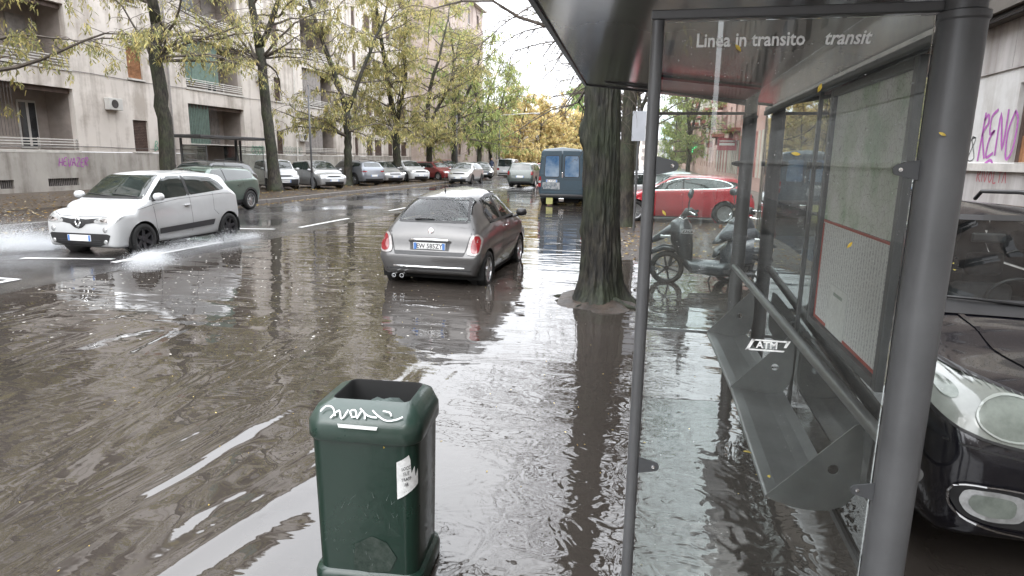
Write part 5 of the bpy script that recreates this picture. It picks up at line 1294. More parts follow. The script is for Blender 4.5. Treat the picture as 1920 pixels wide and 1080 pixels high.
for sg in (1, -1):
    frame_patch(c, 'side_window', [(.84, .985), (.38, 1.37), (-.22, 1.385), (-.22, .985)], 'side', SEEGLASS, .93, sg)
    frame_patch(c, 'rear_side_window', [(-.30, .99), (-.30, 1.38), (-.78, 1.33), (-1.02, 1.12), (-.98, 1.0)], 'side', SEEGLASS, .92, sg)
    c.line('door_seam', [(.86, .98), (.80, .55), (.7, .3), (-.3, .28), (-.33, .6), (-.27, .98)], 'side', sg=sg)
    c.line('side_moulding', [(.72, .50), (-.30, .50)], 'side', GREYC, w=.06, off=.01, sg=sg)
    c.patch('pillar_trim', [(-.30, .985), (-.30, 1.385), (-.22, 1.385), (-.22, .985)], 'side', BLACKPL, sg=sg, off=.006)
    p, _ = c.at('side', -.08, .86, sg); MB().tube([(-.0, p.y+.02*sg, .87), (-.16, p.y+.025*sg, .87)], .012, 8).build('door_handle', CHROME, c.root, smooth=True)
    tl = c.patch('tail_light', [(sg*.595, .575), (sg*.585, .64), (sg*.61, .78), (sg*.645, .85), (sg*.72, .865), (sg*.755, .80), (sg*.77, .68), (sg*.765, .58), (sg*.68, .56)], 'rear', TAILC, off=.014, step=.03)
    c.patch('red_tail_lens', [(sg*.645, .60), (sg*.635, .68), (sg*.655, .79), (sg*.68, .835), (sg*.725, .835), (sg*.75, .77), (sg*.758, .66), (sg*.75, .60), (sg*.69, .585)], 'rear', REDLENS, off=.020, step=.03, parent=tl)
    c.patch('headlight', [(sg*.55, .62), (sg*.55, .74), (sg*.7, .75), (sg*.72, .64)], 'front', CLEARLENS, off=.01)
c.line('tailgate_seam', [(-.66, 1.0), (-.56, .62), (-.53, .555), (.53, .555), (.56, .62), (.66, 1.0)], 'rear', w=.012)
c.patch('tailgate_gap', sym([(.53, .545), (.55, .60)]), 'rear', BLACKPL, off=.003)
c.body()
c.patch('plate_recess', sym([(.30, .615), (.315, .76)]), 'rear', BLACKPL, off=.004)
c.plate('rear', .675, 'EW 585ZY', .50, .105)
bar = MB(); p, _ = c.at('rear', 0, .77)
bar.tube([(p.x-.012, -.32, .742), (p.x-.03, -.28, .768), (p.x-.034, 0, .775), (p.x-.03, .28, .768), (p.x-.012, .32, .742)], .017, 10); bar.build('chrome_handle_bar', CHROME, c.root, smooth=True)
p, n_ = c.at('rear', 0, .90)
bd = MB().lathe([(.001, .012), (.036, .012), (.043, .008), (.045, 0), (.044, -.01)], 28, Matrix.Translation((p.x-.004, 0, .895)) @ Matrix.Rotation(R(-68), 4, 'Y')).build('round_badge', CHROME, c.root, autos=40)
Mb = Matrix.Translation((p.x-.004, 0, .895)) @ Matrix.Rotation(R(-68), 4, 'Y') @ Matrix.Rotation(-PI/2, 4, 'Z') @ Matrix.Translation((0, 0, .0125))
MB().lathe([(.032, 0), (.032, .001), (.001, .0012)], 24, Mb).build('badge_disc', mat('badge_red_grey', (.2, .03, .04), .3, coat=1), bd)
text_obj('badge_lettering', 'FIAT', .024, CHROME, Mb @ Matrix.Translation((0, 0, .002)), bd, .0006, bold=.0008)
MB().tube([(-Lh-.012+.10, -.66, .37), (-Lh-.022+.03, -.55, .372), (-Lh-.016, -.3, .372), (-Lh-.014, 0, .372), (-Lh-.016, .3, .372), (-Lh-.022+.03, .55, .372), (-Lh-.012+.10, .66, .37)], [.013]*7, 8).build('chrome_bumper_strip', CHROME, c.root, smooth=True)
c.line('bumper_groove', [(-.66, .335), (.66, .335)], 'rear', BLACKPL, w=.025, off=.003)
ep = MB(); ep.lathe([(.022, 0), (.03, -.0), (.03, -.12), (.026, -.12), (.024, 0)], 18, Matrix.Translation((-Lh-.0, .50, .245)) @ Matrix.Rotation(PI/2, 4, 'Y')); ep.build('exhaust_pipe', CHROME, c.root, autos=40)
MB().lathe([(.026, 0), (.03, -.0), (.03, -.12), (.026, -.12), (.024, 0)], 18, Matrix.Translation((-Lh+.01, .38, .245)) @ Matrix.Rotation(PI/2, 4, 'Y')).build('exhaust_pipe', CHROME, c.root, autos=40)
wp = MB(); a, _ = c.at('rear', .28, 1.055); b, _ = c.at('rear', -.02, 1.06); wp.tube([a+Vector((-.02, 0, .0)), (a+b)/2+Vector((-.025, 0, .012)), b+Vector((-.02, 0, .0))], [.013, .011, .006], 6); wp.build('rear_wiper', BLACKPL, c.root, smooth=True)
p, _ = c.at('top', -.95, 0); an = MB(); an.tube([p, p+Vector((-.01, 0, .03))], .014, 8); an.tube([p+Vector((-.01, 0, .03)), p+Vector((-.03, 0, .26))], [.006, .0035], 6); an.build('aerial', BLACKPL, c.root, smooth=True)
c.mirror(.74, 1.0, BLACKPL); c.wheels(7, ALLOY, w=.185); c.seats()
c.place(-3.23, 10.63, -.075, PI/2)
# --- white car splashing through the wet lane
def fixt(rows):
    L_ = 3.6; out = list(rows); out[0] = (0, .30, .66, .42, .72, .54, .72, .60, .62, .62); out[1] = (.03, .23, .80, .42, .85, .64, .84, .70, .70, .72); out[2] = (.10, .20, .88, .46, .93, .72, .91, .775, .74, .79)
    out[3] = (.24, .19, .90, .5, .975, .80, .955, .86, .76, .88)
    return out
S = dict(L=3.6, W=1.65, H=1.555, hz=.86, cz=1.03, cx=.72, ax=1.38, ex=.42, ez=1.49, gx=.13, gz=1.04, bf=.93, br=1.06, tw=.74, wc=.84, fo=.64, wb=2.49, r=.30, ra=.345, gc=.2, fix=fixt, rad=[0, .05, .25, .08, .11, 0])
c = Car('white hatchback driving towards us and throwing up spray', 'car', S, WHITEC, res=1.6); Wc = c.W; Lh = c.Lh
c.body()
c.patch('windscreen', sym([(.66, 1.07), (.67, 1.10), (.57, 1.44), (.54, 1.465)]), 'front', DARKGLASS, off=.004)
c.patch('cowl_trim', sym([(.68, 1.035), (.66, 1.075)]), 'front', BLACKPL, off=.006)
c.patch('rear_window', sym([(.60, 1.1), (.52, 1.42)]), 'rear', DARKGLASS)
DECO = mat('side_trim_grey', (.045, .045, .048), .4, var=.1)
for sg in (1, -1):
    c.patch('side_window', [(.93, 1.01), (.86, 1.08), (.40, 1.44), (-.10, 1.455), (-.10, 1.055)], 'side', DARKGLASS, sg=sg)
    c.patch('rear_side_window', [(-.17, 1.06), (-.17, 1.455), (-.95, 1.41), (-1.18, 1.30), (-1.30, 1.15), (-1.2, 1.125), (-.8, 1.10)], 'side', DARKGLASS, sg=sg)
    c.patch('pillar_trim', [(-.10, 1.055), (-.10, 1.455), (-.17, 1.455), (-.17, 1.06)], 'side', BLACKPL, sg=sg, off=.005)
    c.line('shoulder_crease', [(1.25, .86), (.8, .94), (.2, 1.0), (-.6, 1.03), (-1.2, 1.05), (-1.5, 1.03)], 'side', DECO, w=.007, sg=sg)
    c.line('door_seam', [(.88, 1.0), (.84, .5), (.75, .32)], 'side', sg=sg); c.line('door_seam', [(-.14, 1.05), (-.16, .32)], 'side', sg=sg); c.line('door_seam', [(-.86, 1.08), (-.84, .72), (-.98, .6)], 'side', sg=sg)
    c.patch('side_trim', [(.76, .36), (.78, .47), (-.84, .52), (-.80, .40)], 'side', DECO, sg=sg, off=.012)
    p, _ = c.at('side', -.02, .86, sg); MB().box(-.10, .06, min(p.y, p.y+.03*sg), max(p.y, p.y+.03*sg), .855, .885, bev=.008).build('door_handle', WHITEC, c.root, smooth=True)
    hl = c.patch('headlight', [(sg*.47, .64), (sg*.43, .69), (sg*.50, .735), (sg*.66, .765), (sg*.735, .745), (sg*.75, .69), (sg*.71, .63), (sg*.60, .60)], 'front', CLEARLENS, off=.008, step=.03) if False else c.patch('headlight', [(-.36, .655), (-.34, .70), (-.20, .755), (.02, .80), (.13, .80), (.12, .76), (.02, .68), (-.12, .635), (-.28, .63)], 'quarter', CLEARLENS, off=.007, step=.03, sg=sg)
    c.patch('lamp_reflector', [(-.26, .665), (-.26, .70), (-.08, .74), (-.04, .70), (-.12, .66)], 'quarter', CHROME, off=.012, parent=hl, sg=sg)
    p, _ = c.at('front', sg*.56, .50)
    dr = MB().lathe([(.001, .012), (.035, .012), (.044, .006), (.05, 0), (.05, -.02)], 20, Matrix.Translation((p.x, sg*.56, .525)) @ Matrix.Rotation(PI/2, 4, 'Y')).build('running_lamp', CLEARLENS, c.root, autos=40)
    p, _ = c.at('front', sg*.52, .30)
    MB().lathe([(.001, .01), (.03, .01), (.04, 0), (.04, -.02)], 18, Matrix.Translation((p.x+.008, sg*.56, .31)) @ Matrix.Rotation(PI/2, 4, 'Y')).build('fog_lamp', CLEARLENS, c.root, autos=40)
c.patch('grille', [(-.47, .735), (-.15, .705), (0, .72), (.15, .705), (.47, .735), (.45, .665), (.17, .62), (.08, .555), (0, .535), (-.08, .555), (-.17, .62), (-.45, .665)], 'front', BLACKPL, off=.006, step=.03)
c.line('bonnet_seam', [(-.7, .83), (-.45, .76), (0, .75), (.45, .76), (.7, .83)], 'front', w=.008)
c.patch('lower_grille', sym([(.40, .225), (.60, .29), (.655, .43), (.60, .455)]), 'front', BLACKPL, off=.006)
for z in (.27, .305, .34): c.line('grille_slat', [(-.46, z), (.46, z)], 'front', DECO, w=.008, off=.014)
c.plate('front', .37, '', .50, .11)
p, _ = c.at('front', 0, .66); dm = MB()
for k in range(4):
    q = [(0, .095), (.062, 0), (0, -.095), (-.062, 0)]; a, b = q[k], q[(k+1) % 4]; dm.tube([(p.x+.016, a[0], .655+a[1]), (p.x+.016, b[0], .655+b[1])], .017, 6)
dm.build('diamond_badge', CHROME, c.root, smooth=True)
for (y0, y1) in ((.55, -.02), (-.05, -.6)):
    a, _ = c.at('front', y0, 1.08); b, _ = c.at('front', y1, 1.12); MB().tube([a+Vector((.02, 0, 0)), b+Vector((.02, 0, 0))], .008, 5).build('wiper', BLACKPL, c.root)
c.mirror(.80, 1.06, WHITEC, big=1.12); c.wheels(6, DARKALLOY, w=.185); c.line('roof_gutter', [(.45, 1.475), (-.3, 1.49), (-1.1, 1.45)], 'side', w=.006)
c.place(-10.14, 11.32, .0, -PI/2)
# --- black car behind the near post: headlamp, fog lamp, mesh, windscreen with leaves
def fixb(rows):
    out = list(rows); out[0] = (0, .30, .66, .46, .72, .60, .72, .64, .64, .66); out[1] = (.03, .24, .78, .46, .83, .68, .82, .72, .72, .74); out[2] = (.10, .20, .86, .48, .91, .78, .89, .83, .76, .85)
    out[3] = (.26, .18, .89, .52, .965, .85, .95, .905, .79, .93)
    return out
S = dict(L=4.3, W=1.84, H=1.66, hz=.92, cz=1.06, cx=1.02, ax=2.1, ex=.5, ez=1.58, gx=.2, gz=1.05, bf=.98, br=1.04, tw=.70, wc=.85, fo=.85, wb=2.62, r=.33, gc=.2, fix=fixb, rad=[0, .06, .3, .10, .14, 0])
c = Car('black car with a big cloudy headlamp parked facing us behind the near post', 'car', S, BLACKC, res=1.9); Lh = c.Lh
wsp = sym([(.76, 1.10), (.755, 1.13), (.61, 1.53), (.57, 1.555)]); frame_patch(c, 'windscreen', wsp, 'front', glassmat('wet_windscreen', (.82, .88, .86), .55, .03, base=.0), .95)
for sg in (1, -1):
    frame_patch(c, 'side_window', [(.92, 1.10), (.22, 1.53), (-.15, 1.545), (-.15, 1.06)], 'side', SEEGLASS, .94, sg)
    frame_patch(c, 'rear_side_window', [(-.22, 1.06), (-.22, 1.545), (-1.1, 1.52), (-1.45, 1.2), (-1.4, 1.08)], 'side', SEEGLASS, .94, sg)
c.body()
HLG = mat('cloudy_lens', (.23, .25, .225), .25, 0, coat=1, var=.16, vscale=7)
AMBERD = mat('dull_indicator', (.30, .22, .18), .3, coat=1, var=.2)
HLR = mat('lamp_ring', (.36, .39, .36), .3, coat=1, var=.2)
HLI = mat('lamp_bowl', (.20, .225, .20), .25, .2, var=.3, vscale=9)
for sg in (1, -1):
    pol = [(sg*.28, .67), (sg*.27, .74), (sg*.36, .815), (sg*.48, .865), (sg*.62, .905), (sg*.75, .93), (sg*.85, .935), (sg*.88, .90), (sg*.875, .83), (sg*.83, .765), (sg*.74, .715), (sg*.60, .68), (sg*.42, .66)]
    hb = c.patch('headlight_surround', shrink(pol, 1.05), 'front', BLACKPL, off=.004, step=.03)
    hl = c.patch('headlight', pol, 'front', HLG, off=.014, step=.03)
    c.line('headlight_rim', pol+[pol[0]], 'front', BLACKPL, w=.012, off=.016, parent=hl)
    for (cy, cz_, r1) in ((sg*.565, .785, .115),):
        el = [(cy+1.25*r1*math.cos(a), cz_+.72*r1*math.sin(a)) for a in np.linspace(0, 2*PI, 28, endpoint=False)]
        c.patch('main_beam_bowl', el, 'front', HLI, off=.019, step=.03, parent=hl); c.line('bowl_ring', el+[el[0]], 'front', HLR, w=.008, off=.022, parent=hl)
    el = [(sg*.785+.045*math.cos(a), .865+.036*math.sin(a)) for a in np.linspace(0, 2*PI, 20, endpoint=False)]
    c.patch('indicator_bulb', shrink(el, .8), 'front', HLI, off=.0155, step=.02, parent=hl)
    for k in range(9):
        y = sg*(.44+.03*k); c.line('lens_flute', [(y, .845+.006*k), (y+sg*.012, .865+.006*k)], 'front', HLI, w=.004, off=.018, parent=hl)
    fp = [(sg*.49, .335), (sg*.49, .455), (sg*.62, .475), (sg*.73, .47), (sg*.75, .41), (sg*.71, .35), (sg*.62, .325)]
    c.patch('fog_recess', [(sg*.0, .30), (sg*.0, .46), (sg*.50, .475), (sg*.76, .49), (sg*.785, .42), (sg*.73, .33), (sg*.6, .30)], 'front', BLACKPL, off=.004, step=.03)
    fg = c.patch('fog_lamp', fp, 'front', CLEARLENS, off=.012, step=.025)
    c.patch('fog_reflector', shrink(fp, .7), 'front', HLI, off=.016, step=.025, parent=fg)
    c.line('chrome_lip', [(sg*.78, .44), (sg*.775, .37), (sg*.70, .305), (sg*.5, .27), (sg*.25, .255), (0, .25)], 'front', CHROME, w=.009, off=.014)
    c.line('chrome_lip', [(sg*.78, .44), (sg*.76, .49), (sg*.6, .495), (sg*.4, .47), (sg*.2, .455), (0, .45)], 'front', CHROME, w=.007, off=.014)
    c.line('bumper_seam', [(sg*.93, .70), (sg*.87, .675), (sg*.75, .665), (sg*.45, .62), (0, .62)], 'front', w=.010, off=.003)
    c.line('bonnet_seam', [(1.05-.0, sg*.80), (1.4, sg*.79), (1.75, sg*.76), (1.95, sg*.68)], 'top', w=.012, off=.003)
    c.line('bonnet_crease', [(1.1, sg*.42), (1.5, sg*.40), (1.9, sg*.33)], 'top', BLACKC, w=.03, off=.006)
    y = sg*.60; MB().tube([(.05, y, 1.60), (-.02, y, 1.685), (-.6, y, 1.70), (-1.2, y, 1.68), (-1.3, y, 1.61)], .017, 8).build('roof_rail', BLACKPL, c.root, smooth=True)
mm = MB()
for i in range(26):
    for dz in (1, -1):
        y0 = -.47+i*.04; pts = []
        for k in range(2):
            yy = y0+dz*.07*k-.0; zz = .315+.13*k
            if abs(yy) > .47: yy = max(-.47, min(.47, yy))
            p, _ = c.at('front', yy, zz); pts.append(p+Vector((.010, 0, 0)))
        mm.tube(pts, .003, 4, False)
mm.build('grille_mesh', DARKALLOY, c.root)
c.patch('upper_grille', sym([(.22, .67), (.26, .80)]), 'front', BLACKPL, off=.006)
c.patch('cowl_grille', sym([(.80, 1.055), (.74, 1.105)]), 'front', BLACKPL, off=.008)
for (y0, z0, y1, z1) in ((.10, 1.10, -.72, 1.135), (.72, 1.10, .0, 1.13)):
    a, _ = c.at('front', y0, z0); b, _ = c.at('front', y1, z1); MB().tube([a+Vector((.03, 0, 0)), (a+b)/2+Vector((.04, 0, .012)), b+Vector((.03, 0, 0))], [.012, .009, .005], 6).build('wiper', BLACKPL, c.root, smooth=True)
c.seats(); mr = MB().box(.35, .38, -.10, .10, 1.40, 1.46, bev=.01).build('interior_mirror', BLACKPL, c.root)
c.mirror(.86, 1.12, BLACKC, big=1.2); c.wheels(6, ALLOY, w=.21)
c.place(2.18, 5.17, .0, -PI/2); bc = c
rl = random.Random(3)
def lab_pos(i, xx, yy): return ('near the headlamp' if xx > 1.75 else 'on its middle' if xx > 1.25 else 'below the wipers')+(' at the shelter side' if yy < -.3 else ' towards the wall' if yy > .15 else ' midway')
for i in range(34):
    xx = rl.uniform(.9, 2.0); yy = rl.uniform(-.75, .5); p, n_ = c.at('top', xx, yy); q = Vector((p.y+2.18, -p.x+5.17, p.z))
    nw = Vector((n_.y, -n_.x, n_.z)); tag(leaf('leaf', q+nw*.001, rl.uniform(.012, .03), rl.uniform(0, 6), nw, None, .5), 'tiny yellow leaf on the black bonnet ' + lab_pos(i, xx, yy), 'leaf', 'leaves on the black bonnet')
for i in range(7):
    p, n_ = c.at('front', rl.uniform(-.6, .3), rl.uniform(1.2, 1.5)); q = Vector((p.y+2.18, -p.x+5.17, p.z)); nw = Vector((n_.y, -n_.x, n_.z))
    tag(leaf('leaf', q+nw*.006, rl.uniform(.01, .02), rl.uniform(0, 6), nw, None, .45), 'tiny yellow leaf stuck to the windscreen of the black car', 'leaf', 'leaves on the black car windscreen')

# --- the others
def S_(L, W, H, **k): return dict(L=L, W=W, H=H, **k)
hatch = lambda **k: dict(dict(L=4.0, W=1.72, H=1.5, hz=.78, cz=1.0, cx=.95, ax=1.6, ex=.4, ez=1.45, gx=.15, gz=1.0, bf=.92, br=1.02, fo=.8, wb=2.5, r=.31), **k)
def sr(c):
    for sg in (1, -1): pass
c = std_car('green grey crossover with dark wheels half hidden behind the white moving car', hatch(L=4.1, W=1.80, H=1.52, hz=.88, cx=1.0, cz=1.06, bf=.97, br=1.05, wb=2.6, r=.335, gc=.24, cladding=1, rails=1, gz=1.06), GREENC, spokes=10, rim=ALLOY); c.place(-14.85, 18.85, -.015, -PI/2)
c = std_car('dark estate car parked under the first left tree behind the green crossover', hatch(L=4.3, W=1.78, H=1.56, rails=1, hz=.85, cz=1.05), DARKC, spokes=5); c.place(-17.2, 22.2, .1, -PI/2)
c = std_car('boxy white parked car with black bumpers', hatch(L=3.5, W=1.58, H=1.56, hz=.86, cz=1.03, cx=.75, ax=1.3, ex=.25, ez=1.5, gx=.1, gz=1.0, tw=.80, wc=.86, fo=.7, wb=2.3, r=.29, bf=.97, br=1.0), WHITEC, spokes=5, rim=DARKALLOY,
            extra=lambda c: (c.patch('bumper', sym([(c.W*.80, .24), (c.W*.84, .56)]), 'front', BLACKPL, off=.010), c.plate('front', .44))); c.place(-19.6, 30.6, .13, R(-42))
c = std_car('silver rounded hatchback parked nose out between two trunks', hatch(L=3.78, W=1.70, H=1.53, hz=.82, cz=1.03, cx=.85, ax=1.6), SILVERC, spokes=8); c.place(-18.35, 32.6, .13, R(-32))
c = std_car('blue grey crossover parked tail to the road', hatch(L=4.3, W=1.77, H=1.55, hz=.9, cz=1.06, wb=2.6, r=.34, gc=.23, bf=.98, br=1.1, gz=1.08, rails=1, cladding=1, tail=(.55, .95, .80, .90)), BLUEGREYC, spokes=5); c.place(-18.7, 37.9, .13, R(150))
c = std_car('silver car behind the blue grey crossover', hatch(L=4.0, H=1.48), SILVERC, spokes=6); c.place(-18.4, 41.0, .13, R(-34))
c = std_car('dark car wedged between the silver and white parked cars', hatch(L=4.0, H=1.5), DARKC, spokes=6); c.place(-19.2, 43.3, .13, R(-34))
c = std_car('white sporty crossover with a black lower bumper parked by the stout tree', hatch(L=4.1, W=1.78, H=1.55, hz=.88, cz=1.05, r=.34, cladding=1), WHITEC, spokes=5, grille='bar'); c.place(-18.1, 44.9, .13, R(-34))
c = std_car('boxy dull red estate car parked broadside beside a forked tree', hatch(L=4.0, W=1.66, H=1.45, hz=.78, cz=.95, cx=1.0, ax=1.6, ex=.2, ez=1.41, gx=.1, gz=.95, tw=.8, bf=.9, br=.95), DKREDC, spokes=6); c.place(-17.4, 49.3, .13, R(-25))
c = std_car('black car parked just behind the red estate car', hatch(L=4.2, H=1.5), DARKC, spokes=6); c.place(-17.9, 53.5, .13, R(-25))
c = std_car('dark red car in the shade behind the ivy green trunk', hatch(L=4.0, H=1.6), DKREDC, spokes=6); c.place(-18.6, 56.4, .13, R(-25))
c = std_car('grey crossover parked facing us at the road edge', hatch(L=4.05, W=1.76, H=1.6, hz=.92, cz=1.08, r=.33, gc=.22, rails=1, cladding=1, bf=1.0, br=1.08), SILVERC, spokes=5, rim=DARKALLOY); c.place(-13.95, 46.7, -.01, -PI/2)
c = std_car('small dark car parked beyond the grey crossover', hatch(L=3.8), DARKC, res=.6); c.place(-15.9, 57.5, .05, R(-60))
c = std_car('small white car parked beside the standing person', hatch(L=3.9), WHITEC, res=.6); c.place(-16.6, 60.5, .05, R(-60))
c = std_car('dark green grey crossover driving away with lights on', hatch(L=4.3, W=1.82, H=1.66, hz=.95, cz=1.1, ex=.35, ez=1.6, gx=.12, gz=1.1, r=.35, gc=.24, rails=1, cladding=1, bf=1.05, br=1.1, tail=(.78, .95, .82, 1.08), pr=.72), DGREENC, spokes=5); c.place(-8.75, 43.7, .01, PI/2)
c = std_car('red car far off in the oncoming lane beyond the driving crossover', hatch(L=4.0, H=1.5), REDC, res=.6); c.place(-11.3, 66, .01, -PI/2)
c = std_car('white panel van with its rear doors towards us', hatch(L=4.3, W=1.8, H=1.85, hz=.95, cz=1.15, ex=.06, ez=1.83, gx=.04, gz=1.0, tw=.86, bf=1.1, br=1.12, r=.32), WHITEC, res=.7, spokes=5, cat='van', name='van'); c.place(-15.1, 66.5, .02, PI/2)
c = std_car('bright red hatchback seen side on beyond the scooter', hatch(L=4.35, W=1.8, H=1.465, hz=.76, cz=.97, cx=1.15, ax=1.95, ex=.55, ez=1.38, gx=.2, gz=1.02, bf=.93, br=1.05, fo=.87, wb=2.63, r=.335, tw=.70, tail=(.6, .93, .78, .9)), REDC, spokes=9, res=1.4,
            extra=lambda c: [c.line('chrome_window_trim', [(.95, .96), (.2, 1.32), (-.5, 1.36), (-1.2, 1.30), (-1.55, 1.16), (-1.40, 1.06), (.95, .965)], 'side', CHROME, w=.02, off=.008, sg=sg) for sg in (1, -1)]); c.place(.72, 20.7, .05, PI)
c = std_car('pale grey car parked just beyond the bright red hatchback', hatch(L=4.1), SILVERC, res=.8); c.place(-.4, 24.6, .05, PI)
c = std_car('dark parked car by the white wall seen through the rear glass', hatch(L=4.1), DARKC, res=.8); c.place(4.4, 16.5, .05, PI/2)
# --- old blue van, rear doors
def fixv(rows):
    L_ = 5.0; out = [q for q in rows if q[0] < 3.2]
    for d, k in ((3.4, 1), (4.2, 1), (4.80, 1), (4.93, .995)): out.append((d, .34, .90*k, .7, 1.0*k, 1.25, .985*k, 2.33, .87*k, 2.42))
    out += [(4.975, .36, .88, .7, .98, 1.25, .97, 2.32, .86, 2.40), (5.0, .39, .85, .7, .96, 1.25, .945, 2.29, .84, 2.36)]
    return out
S = dict(L=5.0, W=1.98, H=2.42, hz=1.0, cz=1.25, cx=.7, ax=1.45, ex=.1, ez=2.4, gx=.05, gz=2.3, bf=1.25, br=1.25, tw=.80, wc=.86, fo=.9, wb=3.1, r=.34, gc=.32, fix=fixv, rad=[0, .06, .3, .1, .16, 0])
c = Car('old dark blue panel van with two glazed rear doors standing in the flooded lane', 'van', S, VANC, res=1.1, name='van'); c.body(); Wv = c.W
VG = mat('blue_van_glass', (.05, .13, .26), .05, .3, 0, .9, c2=(.3, .38, .46), vscale=1.4)
for sg in (1, -1):
    dr = c.patch('rear_door', [(sg*.03, .56), (sg*.03, 2.28), (sg*.78, 2.26), (sg*.86, 1.4), (sg*.86, .56)], 'rear', VANC, off=.012)
    c.patch('door_window', [(sg*.14, 1.22), (sg*.10, 1.29), (sg*.11, 2.04), (sg*.15, 2.09), (sg*.64, 2.08), (sg*.69, 2.02), (sg*.72, 1.29), (sg*.68, 1.22)], 'rear', VG, off=.018, parent=dr)
    c.line('window_seal', [(sg*.14, 1.22), (sg*.10, 1.29), (sg*.11, 2.04), (sg*.15, 2.09), (sg*.64, 2.08), (sg*.69, 2.02), (sg*.72, 1.29), (sg*.68, 1.22), (sg*.14, 1.22)], 'rear', BLACKPL, w=.03, off=.021, parent=dr)
    tl = c.patch('tail_light', [(sg*.865, .80), (sg*.85, 1.25), (sg*.95, 1.25), (sg*.965, .80)], 'rear', REDLENS, off=.02); c.patch('reversing_lens', [(sg*.865, .97), (sg*.862, 1.07), (sg*.955, 1.07), (sg*.96, .97)], 'rear', CLEARLENS, off=.024, parent=tl)
    for z in (.75, 1.3, 2.0): p, _ = c.at('rear', sg*.86, z); MB().box(p.x-.03, p.x, sg*.80-.04, sg*.80+.04, z-.05, z+.05, bev=.008).build('door_hinge', VANC, c.root)
    c.line('door_rib', [(sg*.08, 1.12), (sg*.8, 1.12)], 'rear', DARKC, w=.02, off=.016); c.line('door_rib', [(sg*.08, .68), (sg*.8, .68)], 'rear', DARKC, w=.014, off=.016)
    c.patch('side_window', [(1.65, 1.35), (1.15, 2.0), (.6, 2.02), (.6, 1.35)], 'side', DARKGLASS, sg=sg)
c.patch('windscreen', sym([(.8, 1.35), (.72, 2.15)]), 'front', DARKGLASS)
MB().box(-2.60, -2.49, -.90, .90, .40, .53, bev=.03).build('rear_bumper', BLACKPL, c.root, smooth=True)
WORN = mat('scraped_grey_primer', (.38, .38, .38), .6, c2=(.06, .09, .11), vscale=9)
c.patch('worn_paint_patch', [(.08, .72), (.08, 1.0), (.80, 1.0), (.80, .74)], 'rear', WORN, off=.015); c.plate('rear', 1.06, 'BC 418NX', .46, .10, y=.42)
p, _ = c.at('rear', 0, 1.3); MB().box(p.x-.05, p.x-.012, -.05, -.0, 1.20, 1.42, bev=.008).build('door_latch', CHROME, c.root); MB().tube([(p.x-.03, .01, 1.42), (p.x-.03, .01, 2.15)], .012, 6).build('door_bar', DARKC, c.root)
YEL = mat('dull_yellow_plastic', (.42, .42, .16), .5, var=.2); MB().box(-2.55, -2.53, .35, .62, .12, .38).build('mud_flap', YEL, c.root)
MB().box(-2.56, -2.52, -.12, .10, .24, .36, bev=.01).build('tow_plate', CHROME, c.root)
for sg in (1, -1): MB().box(.95, 1.1, sg*1.0-.1 if sg > 0 else -1.22, 1.22 if sg > 0 else -.9, 1.45, 1.8, bev=.03).build('mirror', BLACKPL, c.root)
c.wheels(5, DARKALLOY, w=.21); c.place(-3.78, 28.85, -.05, PI/2)

# ------------------------------------------------------------------ scooter parked by the big tree
SCG = paint('scooter_grey_blue', (.022, .027, .034), .2, .35, .1)
sc = thing('scooter', 'dark grey blue scooter parked beyond the shelter glass in front of the red hatchback', 'scooter', (.95, 10.25, -.03), PI-R(4)); sc.scale = (1.07, 1.15, 1.06)
def bodyloft(name, secs, m, par, n=14):
    """sections: (x, z_center, half height, half width)"""
    vs = []; k = len(secs)
    for (x, z, hh, hw) in secs:
        for j in range(n):
            a = 2*PI*j/n; ca, sa = math.cos(a), math.sin(a); vs.append((x, hw*math.copysign(abs(ca)**.75, ca), z+hh*math.copysign(abs(sa)**.75, sa)))
    fs = [(i*n+j, i*n+(j+1) % n, (i+1)*n+(j+1) % n, (i+1)*n+j) for i in range(k-1) for j in range(n)]+[tuple(range(n-1, -1, -1)), tuple((k-1)*n+j for j in range(n))]
    return mesh_obj(name, vs, fs, m, par, smooth=True)
for i, (x, rr) in enumerate(((.66, .25), (-.66, .25))):
    mb = MB(); mb.lathe([(rr*.72, -.05), (rr*.95, -.055), (rr, -.02), (rr, .02), (rr*.95, .055), (rr*.72, .05), (rr*.70, 0), (rr*.72, -.05)], 30, Matrix.Translation((x, 0, rr)), axis='y'); w = mb.build('wheel', RUBBER, sc, smooth=True)
    mr = MB()
    for k in range(6):
        a = 2*PI*k/6+.3; mr.tube([(x, 0, rr), (x+rr*.72*math.cos(a), 0, rr+rr*.72*math.sin(a))], [.022, .013], 6)
    mr.lathe([(.04, -.05), (.04, .05)], 12, Matrix.Translation((x, 0, rr)), axis='y'); mr.lathe([(rr*.73, -.04), (rr*.68, 0), (rr*.73, .04)], 30, Matrix.Translation((x, 0, rr)), axis='y'); mr.build('rim', DARKALLOY, w, autos=40)
bodyloft('front_mudguard', [(.95, .42, .02, .03), (.90, .48, .045, .07), (.72, .56, .05, .085), (.52, .54, .05, .08), (.42, .48, .02, .05)], SCG, sc)
bodyloft('front_apron', [(.66, .86, .05, .06), (.62, .80, .16, .15), (.52, .74, .28, .21), (.42, .68, .34, .22), (.34, .60, .30, .20), (.30, .45, .16, .14)], SCG, sc)
bodyloft('nose_panel', [(.98, .62, .012, .02), (.88, .66, .05, .08), (.72, .76, .08, .13), (.56, .90, .09, .14), (.46, 1.0, .05, .10), (.42, 1.04, .02, .06)], SCG, sc)
MB().box(.60, .78, -.13, .13, .70, .76, bev=.02).build('headlight', CLEARLENS, sc)
pl_ = MB().box(.40, .58, -.222, -.216, .68, .72).build('side_badge', PLATE, sc)
bodyloft('handlebar_cowl', [(.50, 1.02, .03, .06), (.45, 1.08, .06, .11), (.36, 1.10, .055, .11), (.28, 1.06, .03, .06)], BLACKPL, sc)
